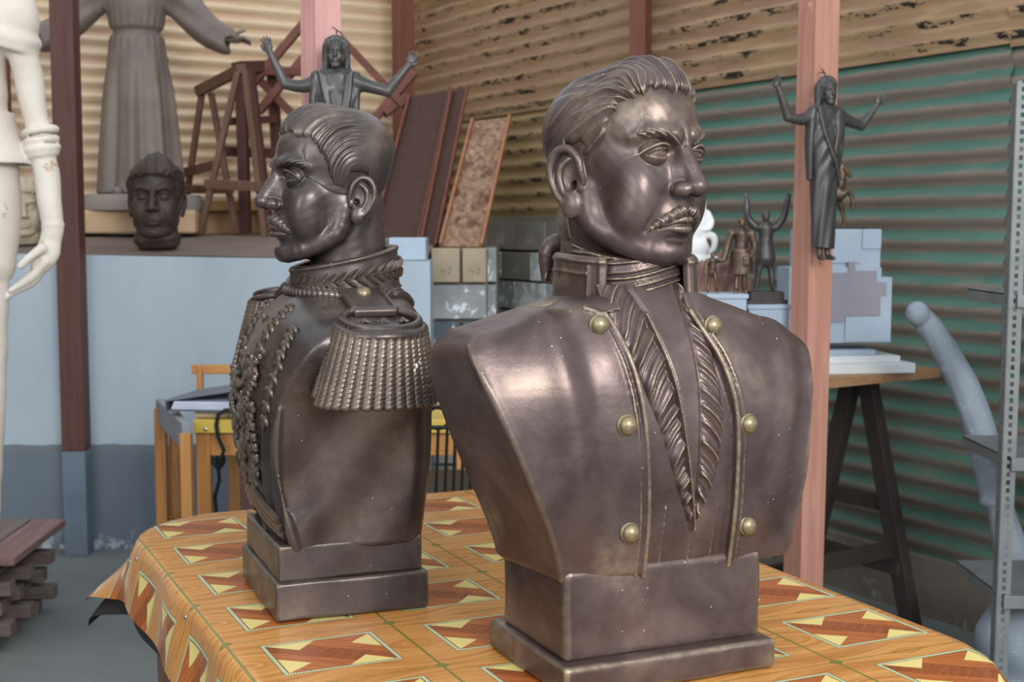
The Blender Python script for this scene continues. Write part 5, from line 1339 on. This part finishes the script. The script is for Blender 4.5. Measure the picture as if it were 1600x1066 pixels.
def mx(px, py, d=0.0): return Vector(((px - 1303) / Sc, d, zat(py, Ym) - ZS))
def slabm(poly, d0, d1, mat, name, label=None):
    m = MB(); m.prism([mx(*q, 0) for q in poly], (0, d0, 0), (0, d1, 0)); o = m.obj(name, mat, mo_)
    if label: o['label'] = label
m = MB(); m.box((-0.03, 0, 0.009), (0.29, 0.19, 0.018), None, 0.002); m.obj('foot', M_MODEL, mo_)
slabm([(1222, 533), (1383, 533), (1383, 432), (1366, 432), (1366, 417), (1222, 417)], -0.075, 0.075, M_MODEL, 'body')
slabm([(1240, 417), (1366, 417), (1366, 358), (1240, 358)], -0.06, 0.06, M_MODEL, 'upper_block')
slabm([(1282, 410), (1333, 410), (1333, 362), (1282, 362)], -0.068, -0.058, M_MODEL, 'raised_panel'); slabm([(1337, 388), (1366, 388), (1366, 358), (1337, 358)], -0.066, -0.058, M_MODEL, 'raised_panel')
slabm([(1240, 540), (1340, 540), (1340, 492), (1365, 492), (1365, 531), (1240, 531)][0:0] or [(1310, 531), (1381, 531), (1381, 493), (1310, 493)], -0.083, -0.073, M_MODEL, 'raised_panel')
slabm([(1250, 425), (1313, 425), (1313, 408), (1324, 408), (1324, 422), (1358, 422), (1358, 440), (1374, 440), (1374, 460), (1365, 460), (1365, 491), (1308, 491), (1308, 501), (1250, 501)], -0.080, -0.072, M_PURPLE, 'inset_panel', 'mauve stepped panel')
# bronze horse on the model
Z2 = zat(358, Ym); ho = empty('horse_figurine', (at(1297, 358, Ym).x, Ym, Z2), math.radians(0), 'small bronze prancing horse on the pale blue model behind the hanging figure', 'figurine')
def sculpt_horse(C):
    k = 0.008
    C.chain([(-0.055, 0, 0.115), (-0.02, 0, 0.108), (0.02, 0, 0.118)], [0.026, 0.024, 0.027], k, 0.01)
    C.chain([(0.02, 0, 0.125), (0.034, 0, 0.165), (0.032, 0, 0.205)], [0.022, 0.017, 0.013], k, 0.008)
    C.chain([(0.030, 0, 0.21), (0.050, 0, 0.195), (0.062, 0, 0.175)], [0.013, 0.010, 0.007], 0.006, 0.004)
    for s in (1, -1): C.cap((0.024, s * 0.006, 0.22), (0.022, s * 0.007, 0.232), 0.004, 0.001, 0.003)
    C.chain([(0.030, -0.014, 0.11), (0.052, -0.016, 0.125), (0.070, -0.016, 0.095), (0.068, -0.016, 0.065)], [0.014, 0.010, 0.0075, 0.007], 0.006, 0.004)
    C.chain([(0.030, 0.014, 0.10), (0.040, 0.014, 0.065), (0.050, 0.014, 0.035), (0.050, 0.014, 0.008)], [0.013, 0.009, 0.006, 0.007], 0.006, 0.004)
    for s, o in ((1, 0.0), (-1, -0.012)):
        C.chain([(-0.058, s * 0.014, 0.105), (-0.050 + o, s * 0.015, 0.075), (-0.072 + o, s * 0.015, 0.045), (-0.062 + o, s * 0.015, 0.010)], [0.020, 0.013, 0.007, 0.007], 0.006, 0.004)
    C.chain([(-0.078, 0, 0.125), (-0.096, 0, 0.10), (-0.094, 0, 0.055)], [0.007, 0.010, 0.004], 0.005, 0.004)
    C.disp(lambda P: 0.001 * wob(P, 150, 170, 160))
link('horse', sdf_mesh('horse', sculpt_horse, (-0.115, -0.04, -0.002), (0.09, 0.04, 0.24), 0.0032), M_SMALLB, ho)
m = MB(); m.box((0.03, 0, 0.005), (0.16, 0.07, 0.012), None, 0.004); m.obj('base', M_BLACKW, ho)
# pale boxes and small statues behind the big bust's shoulder
def boxat(px0, px1, pyt, back, depth, mat, label, lid=None):
    c = tabp((px0 + px1) / 2, back); w = (px1 - px0) / F * c.y; h = zat(pyt, c.y) - TZ
    e = empty('display_box', (c.x, c.y, TZ), 0.06, label, 'box'); m = MB(); m.box((0, 0, (h - 0.014) / 2), (w * 0.92, depth, h - 0.014), None, 0.002); m.obj('body', mat, e)
    m = MB(); m.box((0, 0, h - 0.007), (w, depth + 0.01, 0.014), None, 0.002); m.obj('lid', mat, e); return c, h + TZ, e
cA, zA_, eA = boxat(1098, 1163, 458, 0.10, 0.12, M_MODEL, 'pale blue box under the bronze walking man group')
m = MB(); q = (1115 - 1130) / F * cA.y; m.box((q, -0.064, zA_ - TZ - 0.03), (0.008, 0.006, 0.014), None, 0.002); m.obj('latch', M_BLACKW, eA)
cB, zB_, eB = boxat(1160, 1229, 474, 0.08, 0.13, M_MODEL, 'pale blue fluted box under the figure with raised arms')
for i in range(9):
    m = MB(); m.box((-0.05 + i * 0.0125, -0.0655, (zB_ - TZ) / 2), (0.006, 0.004, zB_ - TZ - 0.05), None, 0.001); m.obj('flute', M_MODEL, eB)
def man(C, H, armL, armR, coat=0.5, kneeL=(0.035, 0.0), kneeR=(0.035, 0.0), lean=0.0):
    """small standing man; H total height, arms as point lists (fractions of H)"""
    s_ = H
    def S(p): return tuple(v * s_ for v in p)
    C.cap(S((0, 0, 0.62)), S((lean, 0, 0.78)), 0.085 * s_, 0.10 * s_, 0.03 * s_, flat=((0, 1, 0), 0.72))
    C.cap(S((0, 0, 0.50)), S((0, 0, 0.62)), 0.095 * s_, 0.085 * s_, 0.03 * s_, flat=((0, 1, 0), 0.75))
    C.cap(S((0.10 + lean, 0, 0.80)), S((-0.10 + lean, 0, 0.80)), 0.042 * s_, 0.042 * s_, 0.03 * s_)
    C.cap(S((lean, 0, 0.82)), S((lean, 0.005, 0.88)), 0.032 * s_, 0.03 * s_, 0.02 * s_)
    embed(C, lambda q: sculpt_head(q, STJ), 0.0062 * s_ , S((lean, 0.005, 0.93)), 0, 0, 0.004 * s_, 16)
    C.ell(S((lean, -0.01, 0.955)), S((0.052, 0.058, 0.052)), 0.01 * s_)
    for s, kx in ((1, kneeR), (-1, kneeL)):
        C.chain([S((s * 0.05, 0, 0.50)), S((s * kx[0] * 1.6, kx[1], 0.27)), S((s * kx[0] * 2.2, kx[1] * -0.6, 0.04))], [0.062 * s_, 0.045 * s_, 0.032 * s_], 0.02 * s_, 0.01 * s_)
        C.cap(S((s * kx[0] * 2.2, kx[1] * -0.6, 0.025)), S((s * kx[0] * 2.5, kx[1] * -0.6 + 0.08, 0.018)), 0.028 * s_, 0.022 * s_, 0.01 * s_)
    for a in (armL, armR): C.chain([S(q) for q in a], [0.055 * s_, 0.048 * s_, 0.042 * s_, 0.032 * s_][:len(a)], 0.02 * s_, 0.01 * s_)
    C.disp(lambda P: 0.004 * s_ * wob(P, 60 / s_ * 0.3, 40 / s_ * 0.3, 70 / s_ * 0.3))
def statue(name, px, Y, z, H, rz, sc, mat, label, h, cat='figurine'):
    x = at(px, 400, Y).x; e = empty(name, (x, Y, z), math.radians(180 + rz), label, cat)
    return e
def hands5(C, w, d, s_, side=(1, 0, 0)):
    w = vec(*w); d = vec(*d); d /= np.linalg.norm(d); sd = vec(*side)
    for o in (-0.018, -0.006, 0.006, 0.018): C.cap(w + sd * o * s_, w + (d * 0.05 + sd * o * 1.6) * s_, 0.009 * s_, 0.006 * s_, 0.004 * s_)
    C.cap(w - sd * 0.02 * s_, w + (d * 0.02 - sd * 0.04) * s_, 0.009 * s_, 0.006 * s_, 0.004 * s_)
# man with a child
Yb = cA.y; H1 = zat(340, Yb) - zA_
g1 = empty('walking_man', (at(1158, 400, Yb).x, Yb, zA_), math.radians(180), 'small bronze man in a long coat holding a child by the hand', 'figurine')
def sc1(C):
    man(C, H1, [(-0.13, 0, 0.79), (-0.17, 0.01, 0.62), (-0.12, 0.07, 0.50), (-0.08, 0.1, 0.50)], [(0.13, 0, 0.79), (0.19, 0.01, 0.62), (0.24, 0.04, 0.46), (0.28, 0.05, 0.44)], kneeL=(0.025, 0.02), kneeR=(0.03, -0.02))
    C.fn(lambda P: np.maximum(np.abs(np.hypot(P[:, 0], P[:, 1] * 1.2) - (0.13 + 0.10 * (0.55 - P[:, 2] / H1)) * H1) - 0.012 * H1, np.abs(P[:, 2] - 0.42 * H1) - 0.17 * H1), 0.02 * H1)
    hands5(C, (0.29 * H1, 0.05 * H1, 0.44 * H1), (1, 0, 0.2), H1, (0, 1, 0))
    C.box((-0.05 * H1, 0.13 * H1, 0.43 * H1), (0.05 * H1, 0.01 * H1, 0.07 * H1), 0.005, 0.0)
link('body', sdf_mesh('body', sc1, (-0.11, -0.06, -0.003), (0.12, 0.075, H1 * 1.05), 0.0034), M_SMALLB, g1)
H2 = zat(394, Yb) - zA_
def sc2(C):
    man(C, H2, [(-0.12, 0, 0.78), (-0.25, 0, 0.80), (-0.42, 0, 0.92), (-0.52, 0, 1.0)], [(0.12, 0, 0.78), (0.17, 0.02, 0.62), (0.18, 0.04, 0.48)], kneeL=(0.05, 0.03), kneeR=(0.05, -0.03)); hands5(C, (-0.53 * H2, 0, 1.01 * H2), (-1, 0, 0.6), H2, (0, 0, 1))
g2 = empty('child_figurine', (at(1114, 400, Yb).x, Yb + 0.005, zA_), math.radians(180), 'small bronze child reaching up to the walking man', 'figurine')
link('body', sdf_mesh('body', sc2, (-0.08, -0.03, -0.003), (0.05, 0.04, H2 * 1.08), 0.0024), M_SMALLB, g2)
# man with both arms raised
Yc = cB.y; zped = zB_
g3 = empty('raised_arms_figurine', (at(1196, 400, Yc).x, Yc, zped), math.radians(180), 'small dark figure in a suit with both arms raised, on a black base', 'figurine')
hb = zat(455, Yc) - zped
m = MB(); m.box((0, 0, 0.006), (0.125, 0.095, 0.012), None, 0.002); m.box((0, 0, hb / 2), (0.105, 0.08, hb), None, 0.003); m.obj('base', M_BLACKW, g3)
H3 = (zat(330, Yc) - zped - hb)
def sc3(C):
    sub = lambda q: None
    man(C, H3, [(-0.12, 0, 0.80), (-0.21, 0.01, 0.92), (-0.25, 0.02, 1.06), (-0.27, 0.02, 1.16)], [(0.12, 0, 0.80), (0.22, 0.01, 0.90), (0.25, 0.02, 1.05), (0.25, 0.02, 1.15)], kneeL=(0.045, 0.0), kneeR=(0.05, 0.0))
    C.cap((0, 0, 0.42 * H3), (0, 0, 0.60 * H3), 0.125 * H3, 0.09 * H3, 0.01, flat=((0, 1, 0), 0.7))
    hands5(C, (0.25 * H3, 0.02 * H3, 1.17 * H3), (0, 0, 1), H3); hands5(C, (-0.27 * H3, 0.02 * H3, 1.18 * H3), (0, 0, 1), H3)
link('body', sdf_mesh('body', sc3, (-0.09, -0.05, -0.003), (0.09, 0.06, H3 * 1.3), 0.0032), M_DARKB, g3)
g3.children[-1].location = (0, 0, hb)
# chalk-white seated figure and reddish rock behind
cW = tabp(1095, 0.30); Yw = cW.y
zr = zat(440, Yw)
m = Clay
def rock(C):
    for i, (x, y, z, r) in enumerate(((0, 0, 0.10, 0.09), (0.08, 0.02, 0.10, 0.07), (-0.09, 0, 0.08, 0.08), (0.12, -0.02, 0.05, 0.05), (0.03, -0.05, 0.13, 0.06))): C.ell((x, y, z), (r, r * 0.8, r * 0.9), 0.03)
    C.disp(lambda P: 0.008 * wob(P, 60, 50, 70) + 0.004 * wob(P, -130, 110, 120)); C.fn(lambda P: P[:, 2] * -1 + 0, 0.0, cut=False) if False else None
hr = zat(408, Yw) - TZ
ro = empty('rock_model', (at(1108, 400, Yw).x, Yw, TZ), 0, 'reddish brown lumpy rock model under the white group', 'model')
link('rock', sdf_mesh('rock', rock, (-0.2, -0.12, -0.03), (0.2, 0.12, 0.23), 0.006, xf=lambda V: V * vec(1, 1, hr / 0.175)), plain('red_rock', '7A5A54', '9A7A70', 0.8, 9), ro)
zw = TZ + hr
wg = empty('white_group', (at(1092, 400, Yw).x, Yw, zw), math.radians(180), 'chalk-white plaster group of an embracing figure on the reddish rock', 'figurine')
HW = zat(318, Yw) - zw
def white_g(C):
    s_ = HW
    C.box((0.02 * s_, 0, 0.04 * s_), (0.62 * s_, 0.2 * s_, 0.05 * s_), 0.03 * s_)
    man(C, s_ * 1.05, [(-0.13, 0, 0.79), (-0.20, 0.04, 0.66), (-0.15, 0.08, 0.54), (-0.05, 0.10, 0.52)], [(0.13, 0, 0.79), (0.22, 0.02, 0.64), (0.2, 0.05, 0.5)], kneeL=(0.05, 0.06), kneeR=(0.06, 0.05))
    C.ell((0, 0, 0.60 * s_), (0.17 * s_, 0.12 * s_, 0.26 * s_), 0.05 * s_); C.ell((0.02 * s_, 0.03 * s_, 0.22 * s_), (0.20 * s_, 0.14 * s_, 0.16 * s_), 0.06 * s_)
    C.chain([(-0.16 * s_, 0, 0.46 * s_), (-0.25 * s_, 0, 0.42 * s_), (-0.27 * s_, 0, 0.28 * s_), (-0.20 * s_, 0, 0.10 * s_)], [0.07 * s_, 0.065 * s_, 0.055 * s_, 0.05 * s_], 0.03 * s_, 0.01)
    C.chain([(0, 0, 0.85 * s_), (-0.02 * s_, 0, 1.05 * s_), (0.02 * s_, 0, 1.22 * s_)], [0.12 * s_, 0.09 * s_, 0.05 * s_], 0.04 * s_, 0.01)
link('body', sdf_mesh('body', white_g, (-0.22, -0.09, -0.01), (0.24, 0.09, HW * 1.35), 0.0045), M_WHITE2, wg)
# ------------------------------------------------------------------ curved grey-blue trunk and perforated rack, right edge
YR = 3.86
def trunk(C):
    pts = [(1436, 492, 15), (1450, 508, 18), (1476, 546, 19), (1508, 606, 21), (1530, 668, 22), (1545, 730, 21), (1552, 776, 20), (1562, 792, 19), (1578, 850, 24), (1586, 890, 27), (1596, 930, 29)]
    C.chain([(at(px, py, YR + 0.1) - TR0)[:] for px, py, r in pts], [r / F * YR * 1.12 for _, _, r in pts], 0.0, 0.004)
    for px, py, r in ((1555, 780, 27), (1584, 886, 30)):
        q = (at(px, py, YR + 0.1) - TR0)[:]; C.tor(q, r / F * YR * 0.72, 0.012, rotm(ry=-14), 0.004); 
    C.ell((at(1434, 490, YR + 0.08) - TR0)[:], (0.034, 0.03, 0.036), 0.008)
    C.disp(lambda P: 0.0012 * wob(P, 30, 40, 20) + 0.0008 * np.sin(P[:, 0] * 300 + P[:, 2] * 120))
TR0 = Vector((at(1560, 900, YR).x, YR + 0.1, 0))
tk = empty('curved_trunk', tuple(TR0), 0, 'grey-blue curved tapering clay trunk rising beside the perforated rack', 'sculpture')
link('trunk', sdf_mesh('trunk', trunk, (-0.32, -0.09, 0.30), (0.16, 0.09, 1.22), 0.006), M_BLUEGREY, tk)
def sack(C):
    C.ell((0.06, 0, 0.20), (0.16, 0.13, 0.21), 0.03); C.ell((0.09, -0.03, 0.08), (0.17, 0.14, 0.09), 0.05)
    C.disp(lambda P: 0.006 * np.sin(P[:, 2] * 40 + P[:, 0] * 20)); C.disp(lambda P: np.where(P[:, 2] < 0.004, -0.05, 0.0))
rack = empty('perforated_rack', (at(1566, 900, 3.45).x, 3.45, 0), 0, 'grey perforated angle-iron rack with steel shelves at the right edge', 'rack'); inv = rack.location
def punched(a, b, w, ny, parent, pitch=0.0215):
    a = Vector(a); b = Vector(b); d = (b - a); L = d.length; d.normalize(); sd = Vector((1, 0, 0)) if ny == 0 else Vector((0, 1, 0)); sd = (sd - d * sd.dot(d)).normalized(); n = d.cross(sd)
    m = MB(); t = 0.003
    def bar(p, q, wd): m.bar(p, q, t, wd, up=tuple(sd))
    bar(a + sd * w * 0.16, b + sd * w * 0.16, w * 0.32); bar(a + sd * w * 0.80, b + sd * w * 0.80, w * 0.40)
    k = int(L / pitch)
    for i in range(k): 
        p_ = a + sd * w * 0.46 + d * (i + 0.5) * pitch; bar(p_ - d * pitch * 0.22, p_ + d * pitch * 0.22, w * 0.28)
    return m.obj('upright', M_GALV, parent)
top = at(1590, 126, 3.45) - inv; bot = at(1553, 1066, 3.45) - inv; dd = (bot - top); bot = top + dd * (top.z / -dd.z) if dd.z else bot
punched(top, bot, 0.034, 0, rack); punched(top, bot, 0.034, 1, rack)
for px, pyz in ((1581, 462), (1572, 717), (1560, 932)):
    c = at(px, pyz, 3.45) - inv; e = MB(); e.box((c.x + 0.32, 0.18, c.z), (0.62, 0.38, 0.006), None, 0.001); e.box((c.x + 0.32, -0.012, c.z - 0.014), (0.62, 0.004, 0.032), None, 0.001); e.box((c.x + 0.012, 0.18, c.z - 0.014), (0.004, 0.38, 0.032), None, 0.001); e.obj('shelf', M_GALV, rack)
for (x_, y_) in ((0.62, 0.0), (0.62, 0.36)):
    punched(Vector((x_, y_, top.z)), Vector((x_, y_, 0)), 0.034, 0, rack)
sk = empty('clay_lump', (at(1596, 900, 3.62).x, 3.66, 0), 0, 'grey-blue rounded clay lump beneath the lowest rack shelf', 'sculpture')
link('lump', sdf_mesh('lump', sack, (-0.14, -0.18, -0.03), (0.30, 0.15, 0.45), 0.01), M_BLUEGREY, sk)
# ------------------------------------------------------------------ desk side, left of the busts
DZ = 0.745; dk = empty('desk', (at(500, 600, 4.35).x, 4.35, 0), 0, 'varnished pine desk with a yellow-edged top behind the officer bust', 'desk'); inv = dk.location
def dx_(px, Y=4.35): return at(px, 600, Y).x - inv.x
xL, xR = dx_(303), dx_(738)
M_YEL = plain('yellow_laminate', 'B99B3C', 'CFB452', 0.45, 5)
m = MB(); m.box(((xL + xR) / 2, 0.26, DZ - 0.022), (xR - xL, 0.56, 0.044), None, 0.003); m.obj('top', M_YEL, dk)
m = MB(); m.box(((xL + xR) / 2, 0.02, DZ - 0.085), (xR - xL - 0.02, 0.02, 0.075), None, 0.002); m.obj('apron', M_ORNX, dk)
for x in (xL + 0.025, xR - 0.03): 
    for y in (0.02, 0.50):
        m = MB(); m.box((x, y, (DZ - 0.044) / 2), (0.045, 0.04, DZ - 0.044), None, 0.003); m.obj('leg', M_ORNG, dk)
m = MB(); m.box((xL + 0.32, 0.035, 0.35), (0.36, 0.02, 0.66), None, 0.002); m.obj('door_panel', wood('dark_plum_panel', '4A2F2E', '5A3C39', 'Z', 0.5), dk)
m = MB(); m.lathe([(0.006, 0), (0.006, 0.004), (0.003, 0.006)], (0, 0, 0), 10); m.obj('screw', M_STEEL, dk, True, (xL + 0.04, -0.02, DZ - 0.03), (PI / 2, 0, 0))
# open frame stand at the desk's left
st_ = empty('frame_stand', (at(265, 640, 4.30).x, 4.3, 0), 0, 'open pine frame stand with a grey top rail at the left end of the desk', 'stand'); inv = st_.location
def S_(px, Y, z): q = at(px, 600, Y); return Vector((q.x, Y, z)) - inv
for px, Y, w in ((289, 4.22, 0.036), (250, 4.80, 0.040), (271, 4.85, 0.036)):
    m = MB(); c = S_(px, Y, 0.36); m.box(tuple(c), (w, w, 0.72), None, 0.003); o = m.obj('leg', M_ORNG, st_)
m = MB(); m.bar(S_(289, 4.22, 0.71), S_(250, 4.80, 0.71), 0.03, 0.085, bev=0.003, ext=0.012); o = m.obj('top_rail', plain('grey_rail', '7E8188', '8C8F96', 0.6, 6), st_); o['label'] = 'grey painted top rail'
m = MB(); m.bar(S_(289, 4.22, 0.30), S_(250, 4.80, 0.30), 0.02, 0.03, bev=0.002); m.obj('rail', M_ORNX, st_); m = MB(); m.bar(S_(250, 4.80, 0.30), S_(271, 4.85, 0.30), 0.02, 0.03, bev=0.002); m.obj('rail', M_ORNX, st_)
# binder, papers, folder
bx = at(346, 630, 4.50); bd = empty('ring_binder', (bx.x, 4.50, DZ + 0.026), math.radians(-8), 'grey ring binder full of pale papers lying tilted on the desk', 'binder')
M_BIND = plain('grey_binder', '5C6470', '69717C', 0.45, 8); M_PAPER = plain('paper', 'C6CCE0', 'D6DAE8', 0.8, 10)
m = MB(); m.box((0, 0, 0), (0.26, 0.31, 0.003), None, 0.001); m.obj('back_cover', M_BIND, bd)
m = MB(); 
for i in range(5): m.box((0.002 * i, -0.002 * i, 0.006 + i * 0.0055), (0.235, 0.295, 0.005), 0.01 * i, 0.001)
m.obj('papers', M_PAPER, bd)
m = MB(); m.box((0, 0.0, 0.052), (0.27, 0.31, 0.004), Matrix.Rotation(math.radians(-9), 3, 'Y'), 0.001); m.obj('front_cover', M_BIND, bd)
m = MB(); m.box((-0.134, 0, 0.016), (0.004, 0.31, 0.036), None, 0.001); m.obj('spine', M_BIND, bd)
for y in (-0.06, 0.0): 
    m = MB(); m.box((0.095, -0.10 + y * 0.4, 0.072), (0.018, 0.008, 0.001), Matrix.Rotation(math.radians(-9), 3, 'Y')); m.obj('label_mark', M_PAPER, bd)
m = MB(); m.box((bx.x + 0.10, 4.54, DZ + 0.012), (0.34, 0.30, 0.022), 0.05, 0.002); tag(m.obj('folder', plain('manila', 'B8A98C', 'C9BA9C', 0.7, 8)), 'manila folder of papers beneath the grey ring binder', 'folder')
# wooden picture frame behind the desk
pf = empty('picture_frame', tuple(at(372, 625, 4.86)), 0, 'empty pine frame standing behind the desk against the blue wall', 'frame'); inv = pf.location
M_ = lambda px, py: at(px, py, 4.86) - inv
for a, b in (((313, 570), (313, 650)), ((300, 577), (440, 577)), ((432, 570), (432, 650)), ((313, 648), (432, 648))):
    m = MB(); m.bar(M_(*a), M_(*b), 0.02, 0.034, up=(0, 1, 0), bev=0.003) if a[0] == b[0] else m.bar(M_(*a), M_(*b), 0.02, 0.034, up=(0, 0, 1), bev=0.003); m.obj('rail', M_ORNX if a[0] != b[0] else M_ORNG, pf)
m = MB(); a_ = M_(318, 580); b_ = M_(428, 645)
m.box(((a_.x + b_.x) / 2 + 0.06, 0.012, (a_.z + b_.z) / 2), (b_.x - a_.x - 0.12, 0.006, a_.z - b_.z), None, 0.001); m.obj('brown_board', wood('brown_board', '6A4A36', '7E5C46', 'X'), pf)
# black cable loop and plug
m = MB(); pts = [Vector((at(420, 600, 4.56).x, 4.56, DZ + 0.006)), Vector((at(398, 600, 4.42).x, 4.42, DZ + 0.006)), Vector((at(388, 600, 4.34).x, 4.34, DZ + 0.012))] + [at(px, py, 4.32) for px, py in ((368, 640), (352, 641), (341, 648), (338, 664), (341, 684), (350, 704), (346, 716), (341, 730))]
m.tube(pts, 0.0065, 8); tag(m.obj('cable', M_IRON, None, True), 'black cable looping over the yellow desk edge', 'cable')
hk = empty('hanging_clamp', tuple(at(340, 720, 4.37)), 0, 'small black forked clamp hanging before the plum desk panel', 'tool'); inv = hk.location
for nm, ps, r in (('prong', ((328, 708), (333, 722), (340, 732)), 0.006), ('prong', ((350, 708), (350, 722), (343, 732)), 0.006), ('prong', ((339, 712), (340, 732)), 0.005), ('stem', ((341, 730), (343, 750), (336, 776), (338, 800)), 0.006), ('cross_bar', ((330, 717), (352, 717)), 0.005)):
    m = MB(); m.tube([at(px, py, 4.37) - inv for px, py in ps], r, 8); m.obj(nm, M_IRON, hk, True)
# black iron chair between the busts
ic = empty('iron_chair', (at(700, 760, 3.75).x, 3.75, 0), 0, 'black wrought iron chair back seen between the two busts', 'chair'); inv = ic.location
I_ = lambda px, py: at(px, py, 3.75) - inv
for px in (684, 698, 711, 724, 737, 750):
    m = MB(); m.tube([I_(px + 1, 668), I_(px - 3, 775)], 0.0045, 8); m.obj('spindle', M_IRON, ic, True)
for px in (684, 716, 748):
    m = MB(); c = I_(px, 654); m.tube([c + Vector((0.030 * math.cos(t), 0, 0.030 * math.sin(t))) for t in np.linspace(0, 2 * PI, 20)], 0.0042, 8, cap=False); m.obj('ring', M_IRON, ic, True)
for py in (636, 668, 775):
    m = MB(); m.tube([I_(655, py), I_(770, py)], 0.006, 8); m.obj('rail', M_IRON, ic, True)
for px in (655, 770):
    for y in (0, -0.0):
        m = MB(); a = I_(px, 628); m.tube([a, Vector((a.x, 0, 0.0))], 0.009, 10); m.obj('leg', M_IRON, ic, True)
        m = MB(); b = I_(px, 775); m.tube([Vector((b.x, 0.0, b.z)), Vector((b.x, 0.36, b.z)), Vector((b.x, 0.40, 0))], 0.009, 10); m.obj('leg', M_IRON, ic, True)
m = MB(); b = I_(712, 775); m.box((b.x, 0.18, b.z), (0.22, 0.38, 0.015), None, 0.004); m.obj('seat', M_IRON, ic)
# stack of weathered planks bottom left
ps_ = empty('plank_stack', (at(0, 870, 4.35).x - 0.32, 4.45, 0), math.radians(3), 'stack of weathered grey planks on the floor at the left edge', 'plank stack')
M_WG = wood('weathered_grey_plank', '5C514D', '7C706B', 'Y', 0.85); M_WGX = wood('weathered_grey_bearer', '5C514D', '776B66', 'X', 0.85)
xe = (38 - 0) / F * 4.35 + 0.32
M_RD = wood('reddish_plank', '6E5350', '8A6E69', 'Y', 0.85)
ztop = 0.31
for i in range(3): 
    m = MB(); m.box((xe - 0.06 - i * 0.125, 0.06, ztop - 0.013), (0.118, 0.58 + 0.02 * (i % 2), 0.026), 0.01 * (i - 1), 0.003); m.obj('plank', M_RD if i == 0 else M_WG, ps_)
for j, (z, dx2) in enumerate(((0.27, -0.045), (0.205, 0.0), (0.14, -0.03), (0.075, 0.0), (0.022, -0.05))):
    for y in (-0.20, 0.0, 0.22):
        m = MB(); m.box((xe - 0.30 + dx2 + (0.012 if y > 0 else 0), y + 0.012 * math.sin(j * 2 + y * 9), z), (0.56, 0.06, 0.046), 0.02 * math.sin(j * 3 + y), 0.004); m.obj('bearer', M_WGX, ps_)
    if j in (1, 3):
        m = MB(); m.box((xe - 0.13, 0.03, z + 0.0325), (0.09, 0.56, 0.018), None, 0.003); m.obj('plank', M_WG, ps_)
